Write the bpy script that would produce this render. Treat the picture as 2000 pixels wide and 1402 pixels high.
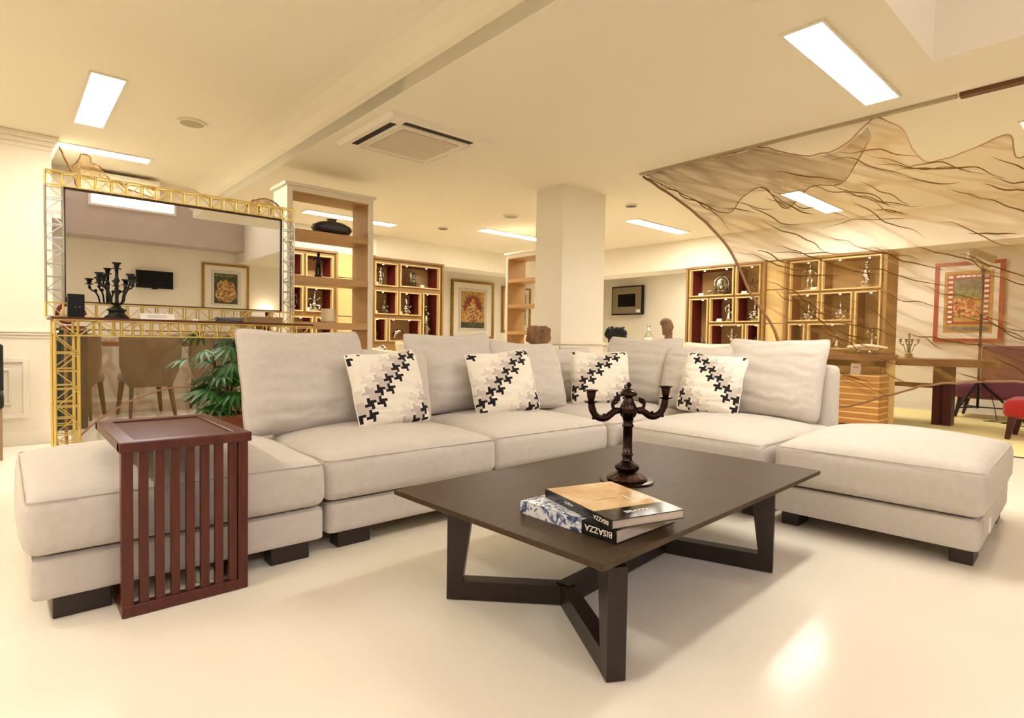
import bpy, bmesh, math, random
from mathutils import Vector, Matrix, noise, Euler
random.seed(7)
PI = math.pi
for o in list(bpy.data.objects):
    bpy.data.objects.remove(o, do_unlink=True)
sc = bpy.context.scene
COL = sc.collection

# ------------------------------------------------------------------ camera
# world axes follow the room: X runs along the long sofa, Y towards the mirror, Z up
F_PX, ROLL, HORIZON, YAW, CAM_H = 1120.0, 0.016, 664.0, math.radians(48.4), 1.0
pitch = math.atan((701.0 - HORIZON) / F_PX)
fw = Vector((math.cos(YAW)*math.cos(pitch), math.sin(YAW)*math.cos(pitch), -math.sin(pitch)))
r0 = Vector((math.sin(YAW), -math.cos(YAW), 0))
u0 = r0.cross(fw)
ra = math.atan(ROLL)
R_ = r0*math.cos(ra) + u0*math.sin(ra)
U_ = u0*math.cos(ra) - r0*math.sin(ra)
cd = bpy.data.cameras.new('camera')
cam = bpy.data.objects.new('camera', cd)
COL.objects.link(cam)
m3 = Matrix((R_, U_, -fw)).transposed()
cam.matrix_world = Matrix.Translation((0, 0, CAM_H)) @ m3.to_4x4()
cd.sensor_fit = 'HORIZONTAL'
cd.sensor_width = 36.0
cd.lens = 36.0 * F_PX / 2000.0
cd.clip_start = 0.05
sc.camera = cam

# ------------------------------------------------------------------ light
w = bpy.data.worlds.new('world')
sc.world = w
w.use_nodes = True
w.node_tree.nodes['Background'].inputs[0].default_value = (0.75, 0.83, 1.0, 1)
w.node_tree.nodes['Background'].inputs[1].default_value = 0.6
sc.view_settings.view_transform = 'Standard'
sc.view_settings.look = 'None'
sc.view_settings.gamma = 1.0
sc.view_settings.exposure = 1.82
sc.view_settings.use_curve_mapping = False
PANEL_STRENGTH = 17.0
DAY_STRENGTH = 5.0

# ------------------------------------------------------------------ helpers
def lin(h):
    h = h.lstrip('#')
    o = []
    for i in (0, 2, 4):
        c = int(h[i:i+2], 16)/255
        o.append(c/12.92 if c <= 0.04045 else ((c+0.055)/1.055)**2.4)
    return (o[0], o[1], o[2], 1)

MATS = {}
def mat(name, col, rough=0.6, metal=0.0, bump=0.0, bscale=60, var=0.0, vscale=4, stretch=(1, 1, 1), emit=0, sheen=0, coat=0, alpha=None, spec=None):
    """principled material with optional noise tint (grain) and noise bump"""
    m = bpy.data.materials.new(name)
    m.use_nodes = True
    nt = m.node_tree
    b = nt.nodes['Principled BSDF']
    c = lin(col) if isinstance(col, str) else (*col, 1)
    b.inputs['Base Color'].default_value = c
    b.inputs['Roughness'].default_value = rough
    b.inputs['Metallic'].default_value = metal
    if spec is not None:
        b.inputs['Specular IOR Level'].default_value = spec
    if sheen:
        b.inputs['Sheen Weight'].default_value = sheen
    if coat:
        b.inputs['Coat Weight'].default_value = coat
        b.inputs['Coat Roughness'].default_value = 0.1
    if emit:
        b.inputs['Emission Color'].default_value = c
        b.inputs['Emission Strength'].default_value = emit
    if bump or var:
        tc = nt.nodes.new('ShaderNodeTexCoord')
        mp = nt.nodes.new('ShaderNodeMapping')
        mp.inputs['Scale'].default_value = stretch
        nt.links.new(tc.outputs['Object'], mp.inputs[0])
    if var:
        n = nt.nodes.new('ShaderNodeTexNoise')
        n.inputs['Scale'].default_value = vscale
        n.inputs['Detail'].default_value = 6
        nt.links.new(mp.outputs[0], n.inputs['Vector'])
        rp = nt.nodes.new('ShaderNodeValToRGB')
        rp.color_ramp.elements[0].position = 0.3
        rp.color_ramp.elements[1].position = 0.7
        rp.color_ramp.elements[0].color = (*[x*(1-var) for x in c[:3]], 1)
        rp.color_ramp.elements[1].color = (*[min(1, x*(1+var*0.6)) for x in c[:3]], 1)
        nt.links.new(n.outputs['Fac'], rp.inputs[0])
        nt.links.new(rp.outputs[0], b.inputs['Base Color'])
    if bump:
        n = nt.nodes.new('ShaderNodeTexNoise')
        n.inputs['Scale'].default_value = bscale
        n.inputs['Detail'].default_value = 4
        nt.links.new(mp.outputs[0], n.inputs['Vector'])
        bp = nt.nodes.new('ShaderNodeBump')
        bp.inputs['Strength'].default_value = bump
        bp.inputs['Distance'].default_value = 0.01
        nt.links.new(n.outputs['Fac'], bp.inputs['Height'])
        nt.links.new(bp.outputs[0], b.inputs['Normal'])
    MATS[name] = m
    return m

def glow(name, col, strength):
    m = bpy.data.materials.new(name)
    m.use_nodes = True
    nt = m.node_tree
    nt.nodes.clear()
    e = nt.nodes.new('ShaderNodeEmission')
    e.inputs[0].default_value = (*col, 1)
    e.inputs[1].default_value = strength
    o = nt.nodes.new('ShaderNodeOutputMaterial')
    nt.links.new(e.outputs[0], o.inputs[0])
    MATS[name] = m
    return m

def sheer(name, col, lo, hi, scale, stretch, rot=(0, 0, 0), fine=False):
    """gauze: threads let part of the light through; the weave is denser where it is gathered"""
    m = bpy.data.materials.new(name)
    m.use_nodes = True
    nt = m.node_tree
    nt.nodes.clear()
    out = nt.nodes.new('ShaderNodeOutputMaterial')
    tr = nt.nodes.new('ShaderNodeBsdfTransparent')
    df = nt.nodes.new('ShaderNodeBsdfDiffuse')
    tl = nt.nodes.new('ShaderNodeBsdfTranslucent')
    df.inputs[0].default_value = lin(col)
    tl.inputs[0].default_value = lin(col)
    a = nt.nodes.new('ShaderNodeMixShader')
    a.inputs[0].default_value = 0.5
    nt.links.new(df.outputs[0], a.inputs[1])
    nt.links.new(tl.outputs[0], a.inputs[2])
    uv = nt.nodes.new('ShaderNodeTexCoord')
    mp = nt.nodes.new('ShaderNodeMapping')
    mp.inputs['Scale'].default_value = stretch
    mp.inputs['Rotation'].default_value = rot
    n = nt.nodes.new('ShaderNodeTexNoise')
    n.inputs['Scale'].default_value = scale
    n.inputs['Detail'].default_value = 5
    n.inputs['Distortion'].default_value = 0.35
    if fine: n.inputs['Detail'].default_value = 2.5
    nt.links.new(uv.outputs['UV'], mp.inputs[0])
    nt.links.new(mp.outputs[0], n.inputs['Vector'])
    # gathers: narrow ridges where the noise crosses its middle value
    s1 = nt.nodes.new('ShaderNodeMath'); s1.operation = 'SUBTRACT'; s1.inputs[1].default_value = 0.5
    s2 = nt.nodes.new('ShaderNodeMath'); s2.operation = 'ABSOLUTE'
    nt.links.new(n.outputs['Fac'], s1.inputs[0])
    nt.links.new(s1.outputs[0], s2.inputs[0])
    rp = nt.nodes.new('ShaderNodeMapRange')
    rp.inputs['From Min'].default_value = 0.0
    rp.inputs['From Max'].default_value = 0.07 if fine else 0.05
    rp.interpolation_type = 'SMOOTHSTEP'
    rp.inputs['To Min'].default_value = hi
    rp.inputs['To Max'].default_value = lo
    nt.links.new(s2.outputs[0], rp.inputs['Value'])
    mx = nt.nodes.new('ShaderNodeMixShader')
    nt.links.new(rp.outputs[0], mx.inputs[0])
    nt.links.new(tr.outputs[0], mx.inputs[1])
    nt.links.new(a.outputs[0], mx.inputs[2])
    nt.links.new(mx.outputs[0], out.inputs[0])
    MATS[name] = m
    return m

def wloc(o):
    v = Vector((0, 0, 0))
    while o is not None:
        v += o.location
        o = o.parent
    return v

def tag(o, label, cat, group=None, kind=None):
    o['label'] = label
    o['category'] = cat
    if group: o['group'] = group
    if kind: o['kind'] = kind
    return o

def thing(name, label, cat, loc=(0, 0, 0), rot=(0, 0, 0), group=None):
    o = bpy.data.objects.new(name, None)
    COL.objects.link(o)
    o.empty_display_size = 0.05
    o.location = loc
    o.rotation_euler = rot
    tag(o, label, cat, group)
    return o

class MB:
    """mesh builder: collects shapes, then links them as one object"""
    def __init__(s):
        s.v = []; s.f = []; s.mi = []; s.uv = None
    def add(s, vs, fs, mi=0):
        k = len(s.v)
        s.v += [tuple(x) for x in vs]
        s.f += [tuple(i+k for i in f) for f in fs]
        s.mi += [mi]*len(fs)
        return s
    def box(s, x0, x1, y0, y1, z0, z1, mi=0):
        vs = [(x0,y0,z0),(x1,y0,z0),(x1,y1,z0),(x0,y1,z0),(x0,y0,z1),(x1,y0,z1),(x1,y1,z1),(x0,y1,z1)]
        return s.add(vs, [(0,3,2,1),(4,5,6,7),(0,1,5,4),(1,2,6,5),(2,3,7,6),(3,0,4,7)], mi)
    def bbox(s, x0, x1, y0, y1, z0, z1, r=0.004, seg=2):
        bm = bmesh.new()
        bmesh.ops.create_cube(bm, size=1)
        for v in bm.verts:
            v.co = Vector(((x0+x1)/2+v.co.x*(x1-x0), (y0+y1)/2+v.co.y*(y1-y0), (z0+z1)/2+v.co.z*(z1-z0)))
        bmesh.ops.bevel(bm, geom=bm.edges[:], offset=r, segments=seg, affect='EDGES', profile=0.5)
        bm.verts.index_update()
        s.add([v.co[:] for v in bm.verts], [tuple(v.index for v in f.verts) for f in bm.faces])
        bm.free()
        return s
    def hexa(s, b, t):
        """eight corners: bottom four, top four (same winding, ccw from above)"""
        return s.add(list(b)+list(t), [(3,2,1,0),(4,5,6,7),(0,1,5,4),(1,2,6,5),(2,3,7,6),(3,0,4,7)])
    def prism(s, poly, axis, a, b):
        """extrude a 2-D polygon along an axis ('x','y','z') from a to b"""
        def P(p, t):
            return {'x': (t, p[0], p[1]), 'y': (p[0], t, p[1]), 'z': (p[0], p[1], t)}[axis]
        n = len(poly)
        vs = [P(p, a) for p in poly] + [P(p, b) for p in poly]
        fs = [tuple(range(n-1, -1, -1)), tuple(range(n, 2*n))] + [(i, (i+1) % n, n+(i+1) % n, n+i) for i in range(n)]
        return s.add(vs, fs)
    def bar(s, p, q, r, seg=4, r2=None):
        p = Vector(p); q = Vector(q)
        d = (q-p)
        if d.length < 1e-6: return s
        d.normalize()
        a = d.orthogonal().normalized() if abs(d.z) > 0.99 else d.cross(Vector((0, 0, 1))).normalized()
        b = d.cross(a)
        r2 = r if r2 is None else r2
        vs = []
        for c, rr in ((p, r), (q, r2)):
            for i in range(seg):
                t = 2*PI*(i+0.5)/seg
                vs.append(c + a*math.cos(t)*rr + b*math.sin(t)*rr)
        fs = [(i, (i+1) % seg, seg+(i+1) % seg, seg+i) for i in range(seg)]
        fs += [tuple(range(seg-1, -1, -1)), tuple(range(seg, 2*seg))]
        return s.add(vs, fs)
    def tube(s, pts, r, seg=8, closed=False):
        pts = [Vector(p) for p in pts]
        n = len(pts)
        rr = r if isinstance(r, (list, tuple)) else [r]*n
        vs = []; prev = None
        for i, p in enumerate(pts):
            if closed: d = pts[(i+1) % n]-pts[i-1]
            else: d = pts[min(i+1, n-1)]-pts[max(i-1, 0)]
            if d.length < 1e-9: d = Vector((0, 0, 1))
            d.normalize()
            if prev is None: a = d.orthogonal().normalized()
            else:
                a = prev - d*prev.dot(d)
                a = a.normalized() if a.length > 1e-6 else d.orthogonal().normalized()
            prev = a
            b = d.cross(a)
            for k in range(seg):
                t = 2*PI*k/seg
                vs.append(p + (a*math.cos(t)+b*math.sin(t))*rr[i])
        fs = []
        for i in range(n if closed else n-1):
            j = (i+1) % n
            fs += [(i*seg+k, i*seg+(k+1) % seg, j*seg+(k+1) % seg, j*seg+k) for k in range(seg)]
        if not closed:
            fs += [tuple(range(seg-1, -1, -1)), tuple(range((n-1)*seg, n*seg))]
        return s.add(vs, fs)
    def lathe(s, prof, c=(0, 0, 0), seg=24, flute=0.0, nfl=0, sx=1, sy=1):
        vs = []
        for (r, z) in prof:
            for k in range(seg):
                t = 2*PI*k/seg
                rr = r*(1+flute*math.cos(nfl*t)) if nfl else r
                vs.append((c[0]+rr*math.cos(t)*sx, c[1]+rr*math.sin(t)*sy, c[2]+z))
        n = len(prof)
        fs = [(i*seg+k, i*seg+(k+1) % seg, (i+1)*seg+(k+1) % seg, (i+1)*seg+k) for i in range(n-1) for k in range(seg)]
        fs += [tuple(range(seg-1, -1, -1)), tuple(range((n-1)*seg, n*seg))]
        return s.add(vs, fs)
    def ball(s, c, r, seg=10, ring=6):
        rx, ry, rz = r if isinstance(r, (list, tuple)) else (r, r, r)
        return s.lathe([(max(1e-4, math.sin(PI*i/ring)), -math.cos(PI*i/ring)*rz) for i in range(ring+1)], c, seg, sx=rx, sy=ry)
    def disc(s, c, ru, rv, U, V, n=16, th=0.0):
        c = Vector(c); U = Vector(U); V = Vector(V)
        return s.add([c+U*ru*math.cos(2*PI*i/n)+V*rv*math.sin(2*PI*i/n) for i in range(n)], [tuple(range(n))])
    def xf(s, M):
        s.v = [tuple(M @ Vector(p)) for p in s.v]
        return s
    def build(s, name, m, parent=None, smooth=False, world=True, auto=None):
        me = bpy.data.meshes.new(name)
        off = wloc(parent) if (parent is not None and world) else Vector((0, 0, 0))
        base = None
        if parent is None:
            xs = [p[0] for p in s.v]; ys = [p[1] for p in s.v]; zs = [p[2] for p in s.v]
            base = Vector(((min(xs)+max(xs))/2, (min(ys)+max(ys))/2, min(zs)))
            off = base
        me.from_pydata([(p[0]-off.x, p[1]-off.y, p[2]-off.z) for p in s.v], [], s.f)
        ms = m if isinstance(m, (list, tuple)) else [m]
        for q in ms: me.materials.append(MATS[q] if isinstance(q, str) else q)
        if len(ms) > 1:
            me.polygons.foreach_set('material_index', s.mi)
        if smooth: me.polygons.foreach_set('use_smooth', [True]*len(me.polygons))
        if s.uv:
            l = me.uv_layers.new(name='UVMap')
            for p in me.polygons:
                for li in p.loop_indices:
                    l.data[li].uv = s.uv[me.loops[li].vertex_index]
        me.update()
        o = bpy.data.objects.new(name, me)
        COL.objects.link(o)
        if base is not None: o.location = base
        if parent is not None: o.parent = parent
        if auto is not None:
            me.polygons.foreach_set('use_smooth', [True]*len(me.polygons))
            bm = bmesh.new(); bm.from_mesh(me)
            for e in bm.edges:
                if len(e.link_faces) == 2 and e.calc_face_angle(0) > auto: e.smooth = False
            bm.to_mesh(me); bm.free()
        return o

def struct(name, mb, m, parent=None, label=None, **k):
    o = mb.build(name, m, parent, **k)
    if parent is None: o['kind'] = 'structure'
    if label: o['label'] = label
    return o

def copy_thing(root, loc, rot=None, label=None, group=None):
    def rec(o, p):
        c = o.copy(); COL.objects.link(c); c.parent = p
        for ch in list(o.children): rec(ch, c)
        return c
    r = rec(root, None)
    r.location = loc
    if rot is not None: r.rotation_euler = rot
    if label: r['label'] = label
    if group: r['group'] = group
    return r

def nz(p, s=1.0):
    return noise.noise(Vector(p)*s)

# ------------------------------------------------------------------ materials
mat('ceiling_paint', '#f0e6cc', 0.9, bump=0.02, bscale=40)
mat('wall_paint', '#f3ead6', 0.85, bump=0.03, bscale=30, var=0.02, vscale=2)
mat('day_paint', '#c8bab0', 0.85, var=0.05, vscale=3)
mat('panel_paint', '#eee4cf', 0.55)
mat('floor_gloss', '#f6eddb', 0.17, var=0.02, vscale=1.2, bump=0.004, bscale=3, spec=0.17)
mat('linen', '#d1c8bd', 0.95, bump=0.12, bscale=420, var=0.05, vscale=30, sheen=0.15)
mat('linen_pipe', '#c6bcaf', 0.95, bump=0.1, bscale=420)
mat('dark_foot', '#2a1f1a', 0.45, var=0.2, vscale=9)
mat('wenge', '#46331f', 0.45, spec=0.3, var=0.35, vscale=5, stretch=(1, 14, 14), bump=0.05, bscale=30)
mat('wenge_leg', '#24140e', 0.35, var=0.3, vscale=6, stretch=(10, 10, 1))
mat('mahogany', '#571f12', 0.35, var=0.35, vscale=6, stretch=(9, 9, 1), bump=0.05, bscale=40)
mat('mahogany_top', '#5b2f1f', 0.5, spec=0.3, var=0.3, vscale=6, stretch=(1, 12, 12), bump=0.04, bscale=40)
mat('bronze', '#332019', 0.22, metal=0.8, var=0.5, vscale=14, bump=0.06, bscale=60)
mat('bronze_relief', '#452e1e', 0.35, metal=0.8, bump=1.0, bscale=45, var=0.6, vscale=30)
mat('verdigris', '#1e231a', 0.4, metal=0.6, var=0.5, vscale=20, bump=0.2, bscale=60)
mat('gold_rod', '#d9bf6c', 0.35, metal=0.8)
mat('silver_rod', '#b4afa2', 0.3, metal=0.9)
mat('mirror_glass', '#f2f2ee', 0.0, metal=1.0)
mat('mirror_edge', '#3b2018', 0.4)
mat('oak', '#c39a62', 0.45, var=0.12, vscale=5, stretch=(14, 14, 1), bump=0.03, bscale=30)
mat('oak_h', '#c39a62', 0.45, var=0.12, vscale=5, stretch=(1, 1, 14), bump=0.03, bscale=30)
mat('oak_pale', '#d8b878', 0.45, var=0.06, vscale=5, stretch=(1, 1, 14))
mat('niche_back', '#b58f59', 0.5, var=0.12, vscale=5, stretch=(1, 1, 12))
mat('niche_red', '#6a1712', 0.55)
mat('cab_brown', '#97703c', 0.5, var=0.15, vscale=5, stretch=(12, 12, 1))
mat('silver', '#d8d2c0', 0.22, metal=1.0, bump=0.5, bscale=45, var=0.35, vscale=25)
mat('old_silver', '#a39a80', 0.28, metal=1.0, bump=0.6, bscale=45, var=0.5, vscale=25)
mat('dark_statue', '#2a1712', 0.4, metal=0.4, var=0.4, vscale=20)
mat('card', '#f4efe4', 0.7)
mat('print_grey', '#6d6a64', 0.8)
mat('black_glass', '#080808', 0.35, spec=0.15)
mat('black_plastic', '#100f0e', 0.45, spec=0.25)
mat('taupe_metal', '#8d7f66', 0.4, metal=0.3)
mat('white_plastic', '#ece3cd', 0.45)
mat('vent_dark', '#1b130e', 0.7)
mat('grey_grille', '#e0d5ba', 0.6)
mat('gold_frame', '#a07a33', 0.35, metal=0.7, var=0.3, vscale=14)
mat('red_frame', '#a9331f', 0.45, var=0.15, vscale=12)
mat('mat_board', '#efe7d4', 0.85)
mat('line_brown', '#5b452e', 0.8)
mat('cream_cloth', '#e8dcb8', 0.95, bump=0.1, bscale=300)
mat('white_cloth', '#efe9d8', 0.95, bump=0.1, bscale=300)
mat('p_cream', '#f2ead9', 0.95, bump=0.08, bscale=420)
mat('p_light', '#e4dacd', 0.95, bump=0.08, bscale=420)
mat('p_mid', '#c9bdb2', 0.95, bump=0.08, bscale=420)
mat('p_black', '#171316', 0.95, bump=0.08, bscale=420)
mat('taupe_velvet', '#64563f', 0.85, sheen=0.4, var=0.1, vscale=10)
mat('chair_wood', '#4d3c29', 0.5, var=0.2, vscale=9)
mat('chair_tip', '#1c1511', 0.5)
mat('orange_wood', '#9a5126', 0.4, var=0.2, vscale=6, stretch=(1, 10, 10))
mat('leaf_green', '#2a5e18', 0.45, var=0.35, vscale=8)
mat('stem_brown', '#4a3a20', 0.7, var=0.3, vscale=30)
mat('terracotta', '#8d4a2c', 0.7, var=0.15, vscale=12)
mat('soil', '#2d2014', 0.95)
mat('purple_cloth', '#7a4258', 0.9, sheen=0.3)
mat('red_cloth', '#a3130f', 0.85, sheen=0.3)
mat('purple_leg', '#3a1420', 0.5)
mat('red_leg', '#3d0a08', 0.5)
mat('rug_yellow', '#f7e6a2', 0.9, bump=0.1, bscale=200)
mat('rug_edge', '#4b3820', 0.9)
mat('teak', '#b27a3c', 0.45, var=0.15, vscale=5, stretch=(1, 1, 12))
mat('teak_pale', '#dcb46c', 0.5)
mat('desk_brown', '#6f4526', 0.4, var=0.2, vscale=5, stretch=(12, 1, 12))
mat('desk_red', '#4a120b', 0.4, var=0.25, vscale=8, stretch=(10, 10, 1))
mat('chrome_lamp', '#cfc6b2', 0.25, metal=0.8)
mat('tripod_black', '#15130f', 0.4, metal=0.3)
mat('rock', '#8b6544', 0.8, var=0.4, vscale=9, bump=0.6, bscale=18)
mat('clay_bust', '#7d5a3e', 0.75, var=0.25, vscale=10, bump=0.2, bscale=30)
mat('vase_dark', '#3c4049', 0.22, metal=0.25, coat=0.5, bump=0.15, bscale=50)
mat('track_metal', '#b5a98a', 0.4, metal=0.5)
mat('track_brown', '#6a3f1c', 0.5)
mat('speaker_grey', '#b3a887', 0.8)
mat('pages', '#cdbfae', 0.8, var=0.1, vscale=200, stretch=(0.05, 0.05, 1))
mat('book_black', '#0c0b0a', 0.18, coat=0.3)
mat('lamp_paper', '#f3e2bd', 0.8)
mat('paper_grey', '#77736f', 0.6, var=0.2, vscale=30)
mat('tan_box', '#9a7c52', 0.6)
mat('green_dark', '#29352d', 0.5)
mat('dark_chair', '#1f1a17', 0.8)
mat('beech', '#9a7a56', 0.5)
mat('switch_white', '#efe8d6', 0.5)
mat('rod_brown', '#8a6238', 0.6)
glow('panel_glow', (1.0, 0.935, 0.83), PANEL_STRENGTH)
glow('day_glow', (0.93, 0.9, 1.0), DAY_STRENGTH)
glow('shade_glow', (1.0, 0.82, 0.6), 2.2)
glow('spot_glow', (1.0, 0.93, 0.8), 12.0)
sheer('gauze', '#a07a44', 0.24, 0.52, 1.0, (0.9, 6.0, 1), fine=True)
sheer('gauze_dense', '#84602f', 0.24, 0.5, 1.0, (0.9, 7.0, 1), fine=True)
sheer('gauze_crease', '#7a5526', 0.75, 0.9, 1.0, (1, 1, 1))
sheer('gauze_back', '#6f5330', 0.48, 0.68, 1.0, (7, 2.0, 1), (0, 0, 0.7), fine=True)
sheer('gauze_gold', '#b8935a', 0.5, 0.8, 4.0, (6, 2, 1))
g = bpy.data.materials.new('clear_glass'); g.use_nodes = True
gb = g.node_tree.nodes['Principled BSDF']
gb.inputs['Transmission Weight'].default_value = 1.0
gb.inputs['Roughness'].default_value = 0.02
gb.inputs['Base Color'].default_value = (0.95, 0.97, 0.93, 1)
MATS['clear_glass'] = g

def ramp_mat(name, stops, scale, rough=0.6, detail=4, stretch=(1, 1, 1), distort=0.0, const=True, tex='noise'):
    m = bpy.data.materials.new(name); m.use_nodes = True
    nt = m.node_tree; b = nt.nodes['Principled BSDF']
    b.inputs['Roughness'].default_value = rough
    tc = nt.nodes.new('ShaderNodeTexCoord')
    mp = nt.nodes.new('ShaderNodeMapping'); mp.inputs['Scale'].default_value = stretch
    n = nt.nodes.new('ShaderNodeTexNoise')
    n.inputs['Scale'].default_value = scale; n.inputs['Detail'].default_value = detail; n.inputs['Distortion'].default_value = distort
    r = nt.nodes.new('ShaderNodeValToRGB')
    r.color_ramp.interpolation = 'CONSTANT' if const else 'LINEAR'
    while len(r.color_ramp.elements) < len(stops): r.color_ramp.elements.new(0.5)
    for e, (p, c) in zip(r.color_ramp.elements, stops):
        e.position = p; e.color = lin(c)
    nt.links.new(tc.outputs['Object'], mp.inputs[0]); nt.links.new(mp.outputs[0], n.inputs['Vector'])
    nt.links.new(n.outputs['Fac'], r.inputs[0]); nt.links.new(r.outputs[0], b.inputs['Base Color'])
    MATS[name] = m
ramp_mat('floral_blue', [(0.0, '#39486b'), (0.40, '#6d80a8'), (0.46, '#b9c3d6'), (0.50, '#eef0f0'), (0.60, '#eef0f0'), (0.66, '#56668c')], 34, 0.35, 2, distort=1.0)
ramp_mat('sand_photo', [(0.3, '#b98c52'), (0.48, '#d8b07a'), (0.62, '#e6c795'), (0.75, '#c8986a')], 6, 0.2, 5, const=False)
ramp_mat('paint_gold', [(0.3, '#5d3a1c'), (0.45, '#9a6a30'), (0.55, '#c9a05a'), (0.7, '#e0c48a')], 24, 0.6, 5, const=False)
ramp_mat('paint_dark', [(0.3, '#20261a'), (0.5, '#3f4a33'), (0.7, '#6b5a3a')], 20, 0.6, 4, const=False)
ramp_mat('paint_red', [(0.3, '#6a1f14'), (0.55, '#8f3320'), (0.7, '#a5522e')], 18, 0.6, 3, const=False)
ramp_mat('paint_ochre', [(0.3, '#a8762e'), (0.6, '#c79a4a')], 10, 0.6, 3, const=False)
ramp_mat('paint_green', [(0.35, '#4e5a3c'), (0.5, '#6f7a4c'), (0.65, '#8a8458')], 20, 0.6, 4, const=False)
ramp_mat('paint_crowd', [(0.3, '#4f4a33'), (0.42, '#c2622f'), (0.5, '#e0b46a'), (0.58, '#b5402a'), (0.68, '#6f7a4c')], 16, 0.6, 3, stretch=(1, 1, 0.8))
ramp_mat('paint_grey', [(0.35, '#5f5c50'), (0.6, '#8a8270')], 14, 0.6, 3, const=False)

# ================================================================== SETTING
struct('floor', MB().box(-3.5, 11.4, -3.9, 11.2, -0.1, 0), 'floor_gloss')
# lower ceiling over the sofa and the shelves, higher ceiling on the left, daylight well behind the camera
struct('ceiling', MB().box(1.9, 11.4, 0.87, 9.5, 2.55, 3.95), 'ceiling_paint')
struct('ceiling', MB().box(-3.5, 1.9, 0.87, 11.2, 2.75, 3.95), 'ceiling_paint')
struct('ceiling', MB().box(3.8, 11.4, -3.9, 0.87, 2.55, 3.95), 'ceiling_paint')
struct('ceiling', MB().box(-3.5, 3.8, -3.9, 0.87, 3.95, 4.05), 'day_paint')
struct('ceiling', MB().box(1.9, 3.2, 9.5, 11.2, 2.55, 3.95), 'ceiling_paint')
struct('trim_1', MB().prism([(1.9, 2.552), (1.905, 2.552), (1.905, 2.78), (1.66, 2.78), (1.66, 2.75), (1.72, 2.74), (1.80, 2.70), (1.86, 2.655), (1.9, 2.64)], 'y', 0.87, 11.1), 'ceiling_paint')
struct('wall_right', MB().box(11.2, 11.4, -3.9, 9.5, 0, 2.55), 'wall_paint')
struct('wall_back', MB().box(3.0, 11.2, 9.3, 9.5, 0, 2.55), 'wall_paint')
struct('wall_back', MB().box(-3.5, 3.0, 11.0, 11.2, 0, 2.75), 'wall_paint')
struct('wall_side', MB().box(3.0, 3.2, 9.5, 11.0, 0, 2.75), 'wall_paint')
struct('wall_left', MB().box(-3.7, -3.5, -3.9, 11.2, 0, 3.95), 'wall_paint')
struct('wall_front', MB().box(-3.5, 11.4, -4.1, -3.9, 0, 3.95), 'wall_paint')
struct('wall_front_bulkhead', MB().box(-3.5, 3.8, -3.9, -3.35, 2.76, 3.95), 'day_paint')
# dropped bulkheads above the display cabinets
struct('trim_2', MB().box(7.7, 8.2, -3.9, 8.4, 2.12, 2.552), 'wall_paint')
struct('trim_3', MB().box(2.4, 7.7, 7.87, 8.4, 2.2, 2.552), 'wall_paint')
struct('trim_4', MB().box(-3.5, 1.9, 7.72, 8.2, 2.2, 2.752), 'wall_paint')
struct('trim_5', MB().box(4.15, 4.19, 7.80, 7.87, 2.23, 2.47), 'wall_paint')
# clerestory windows
for i, x in enumerate((-2.3, -0.55, 1.2)):
    wo = struct('window_%d' % (i+1), MB().box(x, x+1.3, -3.349, -3.335, 3.34, 3.9), 'day_glow')
    fr = MB()
    fr.box(x-0.04, x+1.34, -3.349, -3.31, 3.30, 3.34).box(x-0.04, x+1.34, -3.349, -3.31, 3.9, 3.94)
    fr.box(x-0.04, x, -3.349, -3.31, 3.34, 3.9).box(x+1.3, x+1.34, -3.349, -3.31, 3.34, 3.9)
    fr.build('window_frame', 'panel_paint', wo)
# square column with dado moulding
cx0, cx1, cy0, cy1 = 4.15, 4.80, 3.95, 4.33
co = struct('wall_column', MB().box(cx0, cx1, cy0, cy1, 0, 2.552), 'wall_paint')
for z, d, h in ((0.98, 0.012, 0.014), (0.965, 0.022, 0.016), (0.93, 0.008, 0.012), (0.0, 0.012, 0.1)):
    MB().bbox(cx0-d, cx1+d, cy0-d, cy1+d, z, z+h, 0.003).build('moulding', 'panel_paint', co)
# panelled pier on the left
pl = struct('wall_pier', MB().box(-3.5, 0.34, 6.66, 7.3, 0, 2.752), 'panel_paint')
for z, d, h in ((2.70, 0.05, 0.05), (2.66, 0.03, 0.04), (2.62, 0.012, 0.04), (1.0, 0.04, 0.022), (0.975, 0.028, 0.025), (0.95, 0.014, 0.025), (0.0, 0.02, 0.12)):
    MB().bbox(-3.5, 0.34+d, 6.66-d, 7.3+d*0.0, z, z+h-0.001, 0.004).build('moulding', 'panel_paint', pl)
def panel_frame(x0, x1, z0, z1, y, d, wd):
    b = MB()
    b.bbox(x0, x1, y-d, y+0.002, z1-wd, z1, 0.006).bbox(x0, x1, y-d, y+0.002, z0, z0+wd, 0.006)
    b.bbox(x0, x0+wd, y-d, y+0.002, z0+wd-0.004, z1-wd+0.004, 0.006).bbox(x1-wd, x1, y-d, y+0.002, z0+wd-0.004, z1-wd+0.004, 0.006)
    return b
for k in range(3):
    x1 = 0.17 - k*1.1
    panel_frame(x1-0.9, x1, 0.24, 0.78, 6.66, 0.02, 0.045).build('panel_moulding', 'panel_paint', pl)
    panel_frame(x1-0.78, x1-0.12, 0.36, 0.68, 6.66, 0.014, 0.02).build('panel_moulding', 'panel_paint', pl)
# skirting
struct('baseboard_right', MB().box(11.18, 11.2, -3.9, 9.3, 0, 0.09), 'panel_paint')
struct('baseboard_back', MB().box(3.2, 11.18, 9.28, 9.3, 0, 0.09), 'panel_paint')

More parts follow.
